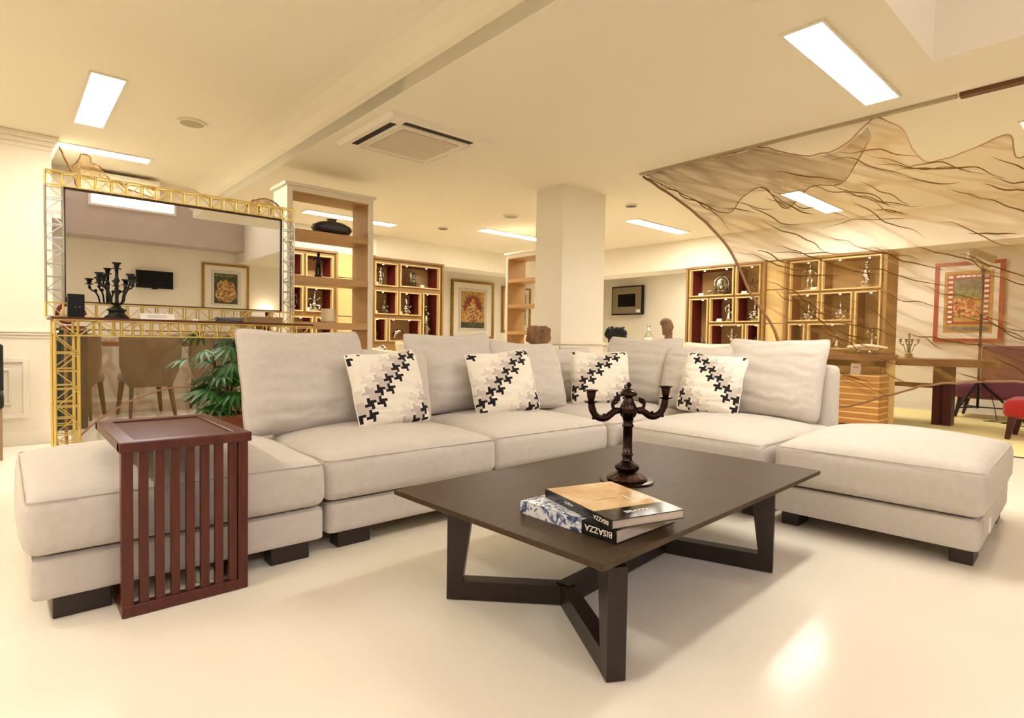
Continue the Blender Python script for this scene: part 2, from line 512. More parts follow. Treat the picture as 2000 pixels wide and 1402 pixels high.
# ------------------------------------------------------------------ ceiling lights
def ceiling_light(label, x0, x1, y0, y1, z):
    t = thing('ceiling_light', label, 'ceiling light', ((x0+x1)/2, (y0+y1)/2, z-0.012), group='ceiling light panels')
    f = MB(); e = 0.014
    f.box(x0-e, x1+e, y0-e, y0, z-0.012, z+0.001).box(x0-e, x1+e, y1, y1+e, z-0.012, z+0.001)
    f.box(x0-e, x0, y0, y1, z-0.012, z+0.001).box(x1, x1+e, y0, y1, z-0.012, z+0.001)
    f.build('frame', 'white_plastic', t)
    MB().box(x0, x1, y0, y1, z-0.008, z+0.001).build('diffuser', 'panel_glow', t)
ceiling_light('bright oblong ceiling panel above the coffee table, in front of the gauze', 2.94, 4.15, 1.12, 1.30, 2.55)
ceiling_light('bright ceiling panel seen behind the open bookcase with the dark vase', 2.79, 4.02, 6.93, 7.11, 2.55)
ceiling_light('bright ceiling panel running behind the left edge of the square column', 5.05, 6.28, 6.28, 6.46, 2.55)
ceiling_light('bright ceiling panel just right of the square column', 5.97, 7.17, 4.40, 4.58, 2.55)
ceiling_light('bright ceiling panel seen through the brown gauze', 6.0, 7.2, 2.45, 2.63, 2.55)
ceiling_light('bright oblong panel on the higher left ceiling, left of the round speaker', 0.46, 0.65, 4.79, 6.0, 2.75)
ceiling_light('long thin bright panel right of the panelled pier, above the mirror', 0.37, 1.12, 6.74, 6.92, 2.75)
ceiling_light('bright ceiling panel at the right picture edge beyond the wooden strip', 5.22, 6.42, 0.50, 0.68, 2.55)
ceiling_light('added ceiling fill panel over the desk, unseen behind the right beam', 9.2, 10.4, 2.45, 2.63, 2.55)  # unseen panel added to brighten the desk corner past the beam
ceiling_light('added ceiling fill panel brightening the framed television wall, unseen behind the right beam', 9.2, 10.4, 6.4, 6.58, 2.55)  # another unseen panel, added to lift the brightness of the far right wall
ceiling_light('added ceiling fill panel over the dining table, unseen behind the left beam', 0.6, 1.8, 9.3, 9.48, 2.75)  # added out of sight to light the dining area
ceiling_light('added fill panel on the left ceiling, unseen beyond the left picture edge, nearer the pier', -1.6, -1.41, 3.6, 4.8, 2.75)  # out-of-view panel added as fill from the left
ceiling_light('added fill panel on the left ceiling, unseen beyond the left picture edge, nearer the daylight well', -1.6, -1.41, 1.3, 2.5, 2.75)  # second added fill panel out of view, brightens the near floor

# round ceiling speakers and detectors
def ceiling_disc(name, label, cat, x, y, z, r, m, grp):
    t = thing(name, label, cat, (x, y, z-0.012), group=grp)
    MB().lathe([(r*0.86, -0.006), (r, -0.006), (r*1.0, 0.0), (r*0.98, 0.012)], (x, y, z-0.012+0.0), 28).build('rim', 'white_plastic', t, auto=0.6)
    MB().lathe([(0.001, -0.009), (r*0.5, -0.009), (r*0.84, -0.0065), (r*0.86, 0.004)], (x, y, z-0.012), 28).build('grille', m, t, auto=0.6)
ceiling_disc('ceiling_speaker', 'round grey speaker on the left ceiling beside the beam', 'speaker', 1.18, 5.34, 2.75, 0.105, 'speaker_grey', 'round ceiling fittings')
ceiling_disc('ceiling_speaker', 'round grey ceiling speaker left of the square column', 'speaker', 4.753, 5.415, 2.55, 0.10, 'speaker_grey', 'round ceiling fittings')
ceiling_disc('ceiling_speaker', 'small round fitting on the ceiling right of the square column', 'speaker', 5.333, 4.016, 2.55, 0.075, 'print_grey', 'round ceiling fittings')
ceiling_disc('ceiling_speaker', 'small dark round fitting on the ceiling right of the open bookcase', 'speaker', 4.612, 6.693, 2.55, 0.075, 'print_grey', 'round ceiling fittings')

# ceiling cassette air conditioner
def cassette(x0, x1, y0, y1, z):
    t = thing('ceiling_air_conditioner', 'square cream cassette air conditioner set in the ceiling', 'air conditioner', ((x0+x1)/2, (y0+y1)/2, z-0.03))
    zb = z-0.03
    cxm, cym = (x0+x1)/2, (y0+y1)/2
    b = MB()
    b.hexa([(x0+0.03, y0+0.03, zb), (x1-0.03, y0+0.03, zb), (x1-0.03, y1-0.03, zb), (x0+0.03, y1-0.03, zb)],
           [(x0, y0, z+0.001), (x1, y0, z+0.001), (x1, y1, z+0.001), (x0, y1, z+0.001)])
    b.build('panel', 'white_plastic', t)
    L = 0.30
    for (ax, s) in (('y', -1), ('y', 1), ('x', -1), ('x', 1)):
        d, fl = MB(), MB()
        if ax == 'y':
            yy = cym + s*0.355
            d.box(cxm-L, cxm+L, yy-0.025, yy+0.025, zb-0.002, zb+0.004)
            fl.hexa([(cxm-L, yy-s*0.03-0.004, zb-0.012), (cxm+L, yy-s*0.03-0.004, zb-0.012), (cxm+L, yy-s*0.03+0.004, zb-0.012), (cxm-L, yy-s*0.03+0.004, zb-0.012)],
                    [(cxm-L, yy-s*0.03-0.006, zb+0.001), (cxm+L, yy-s*0.03-0.006, zb+0.001), (cxm+L, yy-s*0.03+0.006, zb+0.001), (cxm-L, yy-s*0.03+0.006, zb+0.001)])
        else:
            xx = cxm + s*0.355
            d.box(xx-0.025, xx+0.025, cym-L, cym+L, zb-0.002, zb+0.004)
            fl.hexa([(xx-s*0.03-0.004, cym-L, zb-0.012), (xx-s*0.03+0.004, cym-L, zb-0.012), (xx-s*0.03+0.004, cym+L, zb-0.012), (xx-s*0.03-0.004, cym+L, zb-0.012)],
                    [(xx-s*0.03-0.006, cym-L, zb+0.001), (xx-s*0.03+0.006, cym-L, zb+0.001), (xx-s*0.03+0.006, cym+L, zb+0.001), (xx-s*0.03-0.006, cym+L, zb+0.001)])
        d.build('air_outlet', 'vent_dark' if s < 0 else 'white_plastic', t)
        fl.build('flap', 'white_plastic', t)
    gg = MB(); h = 0.255
    gg.box(cxm-h-0.03, cxm+h+0.03, cym-h-0.03, cym+h+0.03, zb-0.003, zb+0.002)
    gr = gg.build('grille', 'white_plastic', t)
    MB().box(cxm-h, cxm+h, cym-h, cym+h, zb-0.0045, zb-0.001).build('grille_recess', 'taupe_metal', gr)
    sl = MB()
    n = 26
    for i in range(n):
        yy = cym-h+2*h*(i+0.5)/n
        sl.box(cxm-h, cxm+h, yy-0.0065, yy+0.0065, zb-0.010, zb-0.003)
    sl.build('slats', 'grey_grille', gr)
cassette(1.985, 2.89, 3.50, 4.40, 2.55)

# wall air conditioner up on the left bulkhead
t = thing('wall_air_conditioner', 'white split air conditioner mounted high above the mirror', 'air conditioner', (0.98, 7.6, 2.44))
MB().prism([(7.72, 2.44), (7.55, 2.45), (7.49, 2.50), (7.48, 2.66), (7.51, 2.71), (7.72, 2.715)], 'x', 0.62, 1.33).build('body', 'white_plastic', t)
MB().hexa([(0.66, 7.555, 2.436), (1.29, 7.555, 2.436), (1.29, 7.70, 2.432), (0.66, 7.70, 2.432)], [(0.66, 7.55, 2.452), (1.29, 7.55, 2.452), (1.29, 7.70, 2.445), (0.66, 7.70, 2.445)]).build('flap', 'vent_dark', t)
MB().box(1.25, 1.29, 7.476, 7.482, 2.60, 2.64).build('badge', 'red_frame', t)

# ================================================================== SOFA
def softbox(x0, x1, y0, y1, z0, z1, r, crown=0.0, n=18, seed=0, wr=0.004, bulge=0.0):
    """upholstered block: rounded edges, crowned top, slight wrinkles"""
    cx, cy, cz = (x0+x1)/2, (y0+y1)/2, (z0+z1)/2
    hx, hy, hz = (x1-x0)/2, (y1-y0)/2, (z1-z0)/2
    idx = {}; vs = []; fs = []
    def warp(a):                      # denser near the edges
        return math.copysign(1-(1-abs(a))**1.6, a)
    def V(p):
        k = tuple(round(c*1e4) for c in p)
        if k in idx: return idx[k]
        q = Vector((p[0]*hx, p[1]*hy, p[2]*hz))
        inn = Vector((max(-hx+r, min(hx-r, q.x)), max(-hy+r, min(hy-r, q.y)), max(-hz+r, min(hz-r, q.z))))
        d = q-inn
        if d.length > 1e-9: q = inn + d.normalized()*r
        fx = max(0, 1-(q.x/hx)**2); fy = max(0, 1-(q.y/hy)**2)
        up = (q.z/hz+1)/2
        q.z += crown*(fx**0.6)*(fy**0.6)*up
        if bulge:
            fz = max(0, 1-(q.z/hz)**2)
            q.x += bulge*fz*fy*(q.x/hx)**3; q.y += bulge*fz*fx*(q.y/hy)**3
        w_ = wr*(nz((q.x*3+seed, q.y*3, q.z*6)) + 0.6*nz((q.x*9+seed, q.y*9, q.z*14)))
        dd = q.normalized()
        q += dd*w_
        idx[k] = len(vs)
        vs.append((q.x+cx, q.y+cy, q.z+cz))
        return idx[k]
    for ax in range(3):
        for s in (-1, 1):
            for i in range(n):
                for j in range(n):
                    c = []
                    for (a, b) in ((i, j), (i+1, j), (i+1, j+1), (i, j+1)):
                        u = warp(-1+2*a/n); v = warp(-1+2*b/n)
                        p = [0, 0, 0]; p[ax] = s; p[(ax+1) % 3] = u; p[(ax+2) % 3] = v
                        c.append(V(p))
                    fs.append(tuple(c) if s > 0 else tuple(reversed(c)))
    return MB().add(vs, fs)

def seam(x0, x1, y0, y1, z, r, rt=0.0027, n=10):
    pts = []
    rr = r
    for (ccx, ccy, a0) in ((x1-rr, y1-rr, 0), (x0+rr, y1-rr, 90), (x0+rr, y0+rr, 180), (x1-rr, y0+rr, 270)):
        for k in range(6):
            a = math.radians(a0+90*k/5)
            pts.append((ccx+rr*math.cos(a), ccy+rr*math.sin(a), z))
    out = []
    for i, p in enumerate(pts):
        q = pts[(i+1) % len(pts)]
        out.append(p)
        L = math.dist(p, q)
        if L > 0.2:
            for k in range(1, n): out.append(tuple(p[j]+(q[j]-p[j])*k/n + (0.0015*nz((k*3.1, p[0]*7, p[1]*5)) if j == 2 else 0) for j in range(3)))
    return MB().tube(out, rt, 5, closed=True)

ZB0, ZB1, ZC0, ZC1 = 0.075, 0.225, 0.232, 0.432
def sofa_module(label, x0, x1, y0, y1, backs=(), seed=0, feet=None, name='sofa_module', rz=0, crown=0.075, over=0.02, cat='sofa', ztop=ZC1):
    t = thing(name, label, cat, ((x0+x1)/2, (y0+y1)/2, 0))
    softbox(x0, x1, y0, y1, ZB0, ZB1, 0.022, 0, 12, seed, 0.0015).build('base', 'linen', t, smooth=True)
    cx0_, cx1_, cy0_, cy1_ = x0-over, x1+over*0.2, y0-over, y1
    for b in backs:
        bt = 0.15
        if b == 'y':
            bk = softbox(x0+0.005, x1-0.005, y1-bt, y1+0.01, ZB0+0.02, 0.86, 0.05, 0, 12, seed+3, 0.003)
            cy1_ = y1-bt+0.01
        else:
            bk = softbox(x1-bt, x1+0.01, y0+0.005, y1-0.005 - (0.14 if 'y' in backs else 0), ZB0+0.02, 0.86, 0.05, 0, 12, seed+4, 0.003)
            cx1_ = x1-bt+0.01
        bk.build('back_frame', 'linen', t, smooth=True)
    if rz: pass
    cu = softbox(cx0_, cx1_, cy0_, cy1_, ZC0, ztop, 0.05, crown, 26, seed+9, 0.005, bulge=0.012).build('seat_cushion', 'linen', t, smooth=True)
    k = 0.0095
    seam(cx0_+k-0.002, cx1_-k+0.002, cy0_+k-0.002, cy1_-k+0.002, ztop-k+0.004, 0.03).build('piping', 'linen_pipe', cu, smooth=True)
    seam(x0+0.006, x1-0.006, y0+0.006, y1-0.006, ZB1-0.006, 0.02, 0.003).build('base_piping', 'linen_pipe', t, smooth=True)
    fx, fy = 0.17, 0.09
    ft = MB().bbox(-fx/2, fx/2, -fy/2, fy/2, 0, ZB0+0.012, 0.004)
    for sx in (0, 1):
        for sy in (0, 1):
            q = MB().bbox(-fx/2, fx/2, -fy/2, fy/2, 0, ZB0+0.012, 0.004)
            px = (x0+0.06+fx/2) if sx == 0 else (x1-0.06-fx/2)
            py = (y0+0.025+fy/2) if sy == 0 else (y1-0.03-fy/2)
            q.v = [(a+px, b+py, c) for a, b, c in q.v]
            q.build('foot', 'dark_foot', t)
    if rz: t.rotation_euler = (0, 0, rz)
    return t
sofa_module('armless end section of the beige sofa lying under the slatted side table', 0.06, 1.09, 2.50, 3.60, (), 1)
sofa_module('beige sofa section with back, behind the first patterned cushion beside the side table', 1.12, 2.13, 2.53, 3.64, ('y',), 2)
sofa_module('middle beige sofa section behind the far left corner of the coffee table', 2.15, 3.17, 2.55, 3.64, ('y',), 3)
sofa_module('corner section of the beige sofa where the two runs meet', 3.20, 4.45, 2.52, 3.64, ('y', 'x'), 4)
sofa_module('beige sofa section on the right run next to the ottoman', 3.19, 4.45, 1.48, 2.44, ('x',), 5)
ott = sofa_module('large square beige ottoman at the right end of the sofa', 3.22, 4.42, 0.53, 1.43, (), 6, name='ottoman', crown=0.085, cat='ottoman', ztop=0.445, rz=math.radians(3.0))
MB().add([(3.30, 0.505, 0.16), (3.34, 0.503, 0.16), (3.34, 0.503, 0.23), (3.30, 0.505, 0.23), (3.30, 0.508, 0.16), (3.34, 0.506, 0.16), (3.34, 0.506, 0.23), (3.30, 0.508, 0.23)], [(0, 1, 2, 3), (7, 6, 5, 4), (0, 4, 5, 1), (3, 2, 6, 7), (0, 3, 7, 4), (1, 5, 6, 2)]).build('care_label', 'card', ott)

# ------------------------------------------------------------------ cushions
def pinwheel(ix, iy):
    """colour of one unit square of the printed pinwheel pattern"""
    cells = ((1, 0), (1, 1), (2, 1), (3, 1), (0, 2), (1, 2), (2, 2), (2, 3))
    for (a, b) in cells:
        y = iy-b
        if y % 2: continue
        j = y//2
        x = ix-a-2*(j % 2)
        if x % 4: continue
        i = x//4
        m = i + (j+1)//2 if j % 2 else i + j//2
        k = m % 6
        if j % 2 == 0: return (3, 3, 0, 0, 1, 2)[k]
        return (2, 0, 0, 0, 0, 1)[k]
    return 0

def pillow_mb(w, h, t, n=30, seed=0, wr=0.006, pattern=None, flop=0.0):
    b = MB(); 
    units = 27
    def P(u, v, s):
        pu = 1-0.03*(1-v*v)-0.055*abs(u*v)**7; pv = 1-0.03*(1-u*u)-0.055*abs(u*v)**7
        x = u*w/2*pu; z = v*h/2*pv
        T = t/2*max(0, 1-abs(u)**3.0)**0.55*max(0, 1-abs(v)**3.0)**0.55*(1-0.22*v)
        e = max(abs(u), abs(v))
        wv = nz((u*1.2+seed, v*5+seed*1.7, s*3))*wr*1.2 + nz((u*2.5+seed, v*12+nz((u*3, v*2, seed))*2, s*5+seed))*wr*(0.4+0.9*e)
        wv *= max(0, 1-e**8)
        y = s*(T+wv)
        # bulging body hangs down a little; top corners fold back
        z -= flop*h*0.05*(1-u*u)*(v > 0)*v
        y += 0.03*max(0, v)**3*abs(u)**3
        x += 0.006*nz((v*2, seed, 1)); z += 0.008*nz((u*2, seed, 2))
        return (x, y, z+h/2)
    for s in (-1, 1):
        k = len(b.v); vs = []; fs = []; mi = []
        for j in range(n+1):
            for i in range(n+1):
                u = -1+2*i/n; v = -1+2*j/n
                if pattern is None:
                    u = math.copysign(1-(1-abs(u))**1.35, u); v = math.copysign(1-(1-abs(v))**1.35, v)
                vs.append(P(u, v, s))
        for j in range(n):
            for i in range(n):
                a = j*(n+1)+i
                f = (a, a+1, a+n+2, a+n+1)
                fs.append(f if s < 0 else f[::-1])
                if pattern is None: mi.append(0)
                else:
                    # unit squares, two mesh cells each; y counted downwards from the top
                    ii = (n-1-i) if len(pattern) > 2 else i
                    mi.append(pinwheel(int(ii/2)+pattern[0], int((n-1-j)/2)+pattern[1]))
        b.v += vs; b.f += [tuple(x+k for x in f) for f in fs]; b.mi += mi
    # edge loop for the piping
    e = []
    for i in range(n): e.append(P(-1+2*i/n, -1, 0))
    for i in range(n): e.append(P(1, -1+2*i/n, 0))
    for i in range(n): e.append(P(1-2*i/n, 1, 0))
    for i in range(n): e.append(P(-1, 1-2*i/n, 0))
    return b, e

def cushion(label, loc, w, h, t, yaw, lean, roll=0.0, seed=0, m='linen', pattern=None, pipe='linen_pipe', flop=1.0, group=None, mirror=False, n=None, wr=0.011):
    th = thing('cushion', label, 'cushion', loc, (math.radians(-lean), math.radians(roll), math.radians(yaw)), group)
    n = n or (54 if pattern else 44)
    if pattern: wr = 0.006
    b, e = pillow_mb(w, h, t, n, seed, wr, pattern, flop)
    if mirror:
        pass
    b.build('cover', ['p_cream', 'p_light', 'p_mid', 'p_black'] if pattern else m, th, smooth=True, world=False)
    MB().tube(e, 0.0045, 5, closed=True).build('piping', pipe, th, smooth=True, world=False)
    return th
# grey back cushions
ZS = 0.475
cushion('biggest beige back cushion, next to the slatted side table', (1.33, 3.22, ZS-0.02), 0.76, 0.62, 0.24, 2, 14, 0, 11)
cushion('beige cushion mostly hidden behind the first patterned cushion', (1.80, 3.20, ZS), 0.62, 0.50, 0.2, -10, 22, 4, 12)
cushion('beige back cushion in the middle of the long sofa run, beside the second patterned one', (2.47, 3.34, ZS), 0.76, 0.60, 0.22, -3, 14, -1, 13)
cushion('beige back cushion right behind the second patterned cushion', (3.06, 3.18, ZS), 0.66, 0.56, 0.2, -8, 20, 2, 14)
cushion('beige cushion deep in the sofa corner, left of the third patterned cushion', (3.72, 3.36, ZS), 0.6, 0.5, 0.2, -12, 18, -3, 15)
cushion('beige back cushion in the sofa corner behind the third patterned cushion', (4.16, 3.05, ZS), 0.74, 0.60, 0.22, -84, 13, 1, 16)
cushion('beige back cushion behind the fourth patterned cushion', (4.08, 2.42, ZS), 0.66, 0.54, 0.2, -88, 17, -3, 17)
cushion('beige back cushion at the right end of the sofa, beside the ottoman', (4.12, 1.875, ZS-0.01), 0.75, 0.61, 0.24, -92, 14, 0, 18)
# printed cushions
cushion('patterned cushion with black pinwheels leaning on the biggest beige cushion', (1.725, 2.95, 0.485), 0.46, 0.475, 0.15, -3, 20, -4, 21, pattern=(2, 3), pipe='p_cream')
cushion('patterned cushion with black pinwheels second from the slatted side table', (2.64, 2.99, 0.485), 0.49, 0.475, 0.15, -18, 20, -5, 22, pattern=(4, 0), pipe='p_cream')
cushion('patterned cushion with black pinwheels set in the sofa corner', (3.62, 2.98, 0.49), 0.48, 0.46, 0.15, -42, 18, -1, 23, pattern=(1, 6), pipe='p_cream')
cushion('patterned cushion with black pinwheels nearest to the ottoman', (3.83, 2.18, 0.485), 0.45, 0.47, 0.15, -78, 18, 4, 24, pattern=(5, 2, 1), pipe='p_cream')

# ================================================================== COFFEE TABLE
tcx, tcy, trot = 2.085, 1.557, math.radians(2.8)
tx0, tx1, ty0, ty1, tz = tcx-0.88, tcx+0.88, tcy-0.523, tcy+0.523, 0.385
def unrot(p):
    v = Matrix.Rotation(-trot, 2) @ Vector((p[0]-tcx, p[1]-tcy))
    return Vector((tcx+v.x, tcy+v.y))
t = thing('coffee_table', 'low dark wood coffee table with angled legs in front of the sofa', 'coffee table', ((tx0+tx1)/2, (ty0+ty1)/2, 0))
b = MB()
ch = 0.045
o_ = [(tx0, ty0), (tx1, ty0), (tx1, ty1), (tx0, ty1)]
i_ = [(tx0+ch, ty0+ch), (tx1-ch, ty0+ch), (tx1-ch, ty1-ch), (tx0+ch, ty1-ch)]
vs = [(x, y, tz) for x, y in o_]+[(x, y, tz-0.018) for x, y in o_]+[(x, y, tz-0.042) for x, y in i_]
fs = [(0, 1, 2, 3), (11, 10, 9, 8)]
for k in range(4):
    q = (k+1) % 4
    fs += [(k, k+4, q+4, q), (k+4, k+8, q+8, q+4)]
b.add(vs, fs)
b.build('tabletop', 'wenge', t)
# legs: posts that taper downward, tied by slanting floor rails to a middle rail
JN, JF = unrot((1.60, 1.47)), unrot((2.36, 1.55))
legs = [(unrot((1.285, 1.80)), JN), (unrot((1.335, 1.022)), JN), (unrot((2.525, 1.092)), JF), (unrot((2.52, 1.92)), JF)]
zu = tz-0.042
def rail(mb, a, c, wd, z0, z1, ea=0.0, ec=0.0):
    a = Vector(a); c = Vector(c); d = (c-a).normalized(); s = Vector((-d.y, d.x))*wd/2
    a = a-d*ea; c = c+d*ec
    q = [a-s, c-s, c+s, a+s]
    return mb.hexa([(p.x, p.y, z0) for p in q], [(p.x, p.y, z1) for p in q])
for (p, J) in legs:
    p = Vector(p); d = (J-p).normalized(); s = Vector((-d.y, d.x))*0.03
    m = MB()
    inner_b = 0.05; inner_t = 0.095
    bot = [p-s, p-s+d*inner_b, p+s+d*inner_b, p+s]
    top = [p-s, p-s+d*inner_t, p+s+d*inner_t, p+s]
    m.hexa([(v.x, v.y, 0.004) for v in bot], [(v.x, v.y, zu) for v in top])
    m.build('leg', 'wenge_leg', t)
    m = MB()
    rail(m, p+d*0.03, J, 0.058, 0.004, 0.075)
    m.build('floor_rail', 'wenge_leg', t)
m = MB(); rail(m, JN, JF, 0.06, 0.006, 0.078, 0.02, 0.02); m.build('middle_rail', 'wenge_leg', t)
m = MB(); rail(m, unrot((1.55, 1.50)), unrot((2.45, 1.54)), 0.05, zu-0.03, zu+0.001); m.build('under_rail', 'wenge_leg', t)
t.rotation_euler = (0, 0, trot)

# ------------------------------------------------------------------ books
def text_mb(s, size, font_bold=False):
    cu = bpy.data.curves.new('lettering', 'FONT')
    cu.body = s; cu.size = size; cu.extrude = 0.0002; cu.resolution_u = 3
    cu.offset = size*0.012
    ob = bpy.data.objects.new('lettering', cu)
    COL.objects.link(ob)
    dg = bpy.context.evaluated_depsgraph_get()
    me = bpy.data.meshes.new_from_object(ob.evaluated_get(dg))
    mb = MB()
    mb.add([v.co[:] for v in me.vertices], [tuple(p.vertices) for p in me.polygons])
    bpy.data.objects.remove(ob, do_unlink=True)
    bpy.data.curves.remove(cu); bpy.data.meshes.remove(me)
    return mb
def place_text(mb, origin, right, up):
    right = Vector(right).normalized(); up = Vector(up).normalized(); n = right.cross(up)
    M = Matrix.Translation(Vector(origin)) @ Matrix((right, up, n)).transposed().to_4x4()
    return mb.xf(M)

def book(label, loc, L, W, T, yaw, floral):
    """spine faces local -x, length runs along local y (near end at y=0)"""
    t = thing('book', label, 'book', loc, (0, 0, math.radians(yaw)))
    e = 0.003
    band = 0.135 if floral else 0.10
    top = 'floral_blue' if floral else 'sand_photo'
    sp = 'floral_blue' if floral else 'book_black'
    MB().box(0.004, W-0.004, 0.003, L-0.003, e, T-e).build('pages', 'pages', t, world=False)
    c = MB(); c.box(0, W, band, L, T-e, T).build('front_cover', top, t, world=False)
    MB().box(0, W, 0, band, T-e, T).build('cover_band', 'book_black', t, world=False)
    MB().box(0, W, 0, L, 0, e).build('back_cover', 'book_black', t, world=False)
    s = MB(); s.box(-0.002, 0.004, band, L, 0, T).build('spine', sp, t, world=False)
    s2 = MB().box(-0.002, 0.004, 0, band, 0, T).build('spine_band', 'book_black', t, world=False)
    hh = T*0.62
    tx = text_mb('BISAZZA', hh)
    xs = [v[0] for v in tx.v]; k = (band*0.80)/(max(xs)-min(xs))
    tx.v = [(x*k, y, z) for x, y, z in tx.v]
    place_text(tx, (-0.0024, 0.012, T*0.78), (0, 1, 0), (0, 0, -1)).build('lettering', 'card', s2, world=False)
    if not floral:
        tx = text_mb('PROJECTS', hh*0.6)
        place_text(tx, (-0.0024, 0.215, T*0.72), (0, 1, 0), (0, 0, -1)).build('lettering', 'card', t, world=False)
        tx = text_mb('BISAZZA', 0.026)
        place_text(tx, (0.09, 0.045, T+0.0004), (1, 0, 0), (0, 1, 0)).build('lettering', 'card', t, world=False)
        # basin rim and bright tap printed on the cover photograph
        MB().box(W*0.25, W*0.60, L*0.50, L*0.512, T, T+0.0005).build('printed_rim', 'tan_box', t, world=False)
        MB().box(W*0.70, W*0.72, L*0.40, L*0.55, T, T+0.0006).build('printed_tap', 'card', t, world=False)
    return t
book('thick book with a blue and white floral cover lying under the other book', (1.383, 1.070, tz+0.0005), 0.42, 0.33, 0.043, 1, True)
book('slimmer book with a sand coloured cover lying on the floral book', (1.373, 1.080, tz+0.0440), 0.40, 0.29, 0.03, -15, False)

# ------------------------------------------------------------------ candelabra on the coffee table
def candelabra():
    X, Y, Z = 2.057, 1.54, tz
    t = thing('candelabra', 'dark bronze two-armed candelabra standing on the coffee table', 'candelabra', (X, Y, Z))
    c = (X, Y, Z)
    MB().lathe([(0.001, 0), (0.113, 0), (0.117, 0.004), (0.113, 0.009), (0.088, 0.011)], c, 40).build('base_plate', 'bronze', t, auto=0.7)
    MB().lathe([(0.086, 0.010), (0.087, 0.018), (0.078, 0.028), (0.062, 0.038), (0.042, 0.046), (0.03, 0.048)], c, 48, 0.03, 12).build('relief_foot', 'bronze_relief', t, smooth=True)
    MB().lathe([(0.03, 0.046), (0.046, 0.054), (0.052, 0.066), (0.046, 0.080), (0.028, 0.090), (0.026, 0.094)], c, 72, 0.045, 18).build('fluted_knop', 'bronze', t, smooth=True)
    st = MB()
    st.lathe([(0.025, 0.09), (0.027, 0.096), (0.022, 0.100), (0.021, 0.122), (0.026, 0.126), (0.026, 0.131), (0.021, 0.135), (0.0205, 0.258), (0.026, 0.263), (0.026, 0.268), (0.021, 0.272), (0.021, 0.29), (0.026, 0.296), (0.02, 0.30)], c, 40, 0.03, 10)
    st.build('stem', 'bronze', t, auto=0.9)
    MB().lathe([(0.02, 0.298), (0.032, 0.312), (0.041, 0.334), (0.038, 0.35), (0.026, 0.375), (0.018, 0.395), (0.017, 0.405)], c, 60, 0.05, 10).build('urn', 'bronze', t, smooth=True)
    MB().lathe([(0.016, 0.402), (0.036, 0.408), (0.039, 0.415), (0.034, 0.426), (0.020, 0.438), (0.008, 0.442), (0.006, 0.448), (0.011, 0.454), (0.012, 0.461), (0.007, 0.469), (0.001, 0.472)], c, 40).build('finial', 'bronze', t, auto=0.9)
    # two arms in the vertical plane across the view
    d = Vector((0.80, -0.60, 0)).normalized()
    C = Vector(c)
    for s, h in ((-1, 0.0), (1, 0.022)):
        a = MB()
        prof = [(0.036, 0.335), (0.055, 0.338), (0.075, 0.322), (0.10, 0.302), (0.125, 0.300), (0.148, 0.315), (0.162, 0.345), (0.166, 0.372)]
        # resample smooth
        pts = []; rad = []
        N = 28
        for i in range(N+1):
            f = i/N*(len(prof)-1); k = min(int(f), len(prof)-2); u = f-k
            p0 = prof[max(k-1, 0)]; p1 = prof[k]; p2 = prof[k+1]; p3 = prof[min(k+2, len(prof)-1)]
            q = [0.5*((2*p1[j])+(-p0[j]+p2[j])*u+(2*p0[j]-5*p1[j]+4*p2[j]-p3[j])*u*u+(-p0[j]+3*p1[j]-3*p2[j]+p3[j])*u**3) for j in (0, 1)]
            pts.append(C+d*s*q[0]+Vector((0, 0, q[1]+h*i/N)))
            rad.append(0.0125+0.004*math.sin(PI*i/N)+0.002*(i > N*0.8))
        a.tube(pts, rad, 10)
        # scroll rising beside the urn
        sp = []; sr = []
        for i in range(22):
            u = i/21
            ang = -PI*0.5+u*PI*2.0
            rr = 0.02*(1-0.55*u)
            sp.append(C+d*s*(0.052+0.012*u+ (0.0 if u < 0.35 else 0.0)+rr*math.cos(ang)*0.9)+Vector((0, 0, 0.352+0.028*min(1, u*1.6)+rr*math.sin(ang)+h*0.2)))
            sr.append(0.0085*(1-0.35*u))
        a.tube(sp, sr, 8)
        a.ball(sp[-1], 0.0085); a.ball(C+d*s*0.053+Vector((0, 0, 0.335)), 0.016)
        # curls on the arm
        for (r_, z_, q) in ((0.108, 0.315, 0.008), (0.155, 0.300, 0.008), (0.148, 0.302, 0.006)):
            a.ball(C+d*s*r_+Vector((0, 0, z_+h*0.6)), q)
        a.build('arm', 'bronze', t, smooth=True)
        e = C+d*s*0.167+Vector((0, 0, 0.37+h))
        MB().lathe([(0.004, -0.006), (0.016, 0), (0.030, 0.006), (0.032, 0.011), (0.016, 0.013)], e, 28).build('drip_tray', 'bronze', t, auto=0.9)
        MB().lathe([(0.012, 0.012), (0.014, 0.016), (0.018, 0.03), (0.021, 0.054), (0.031, 0.060), (0.031, 0.064), (0.020, 0.064), (0.014, 0.05), (0.012, 0.03)], e, 28).build('candle_cup', 'bronze', t, auto=0.9)
candelabra()
bpy.data.objects['candelabra'].scale = (1.0, 1.0, 0.93)

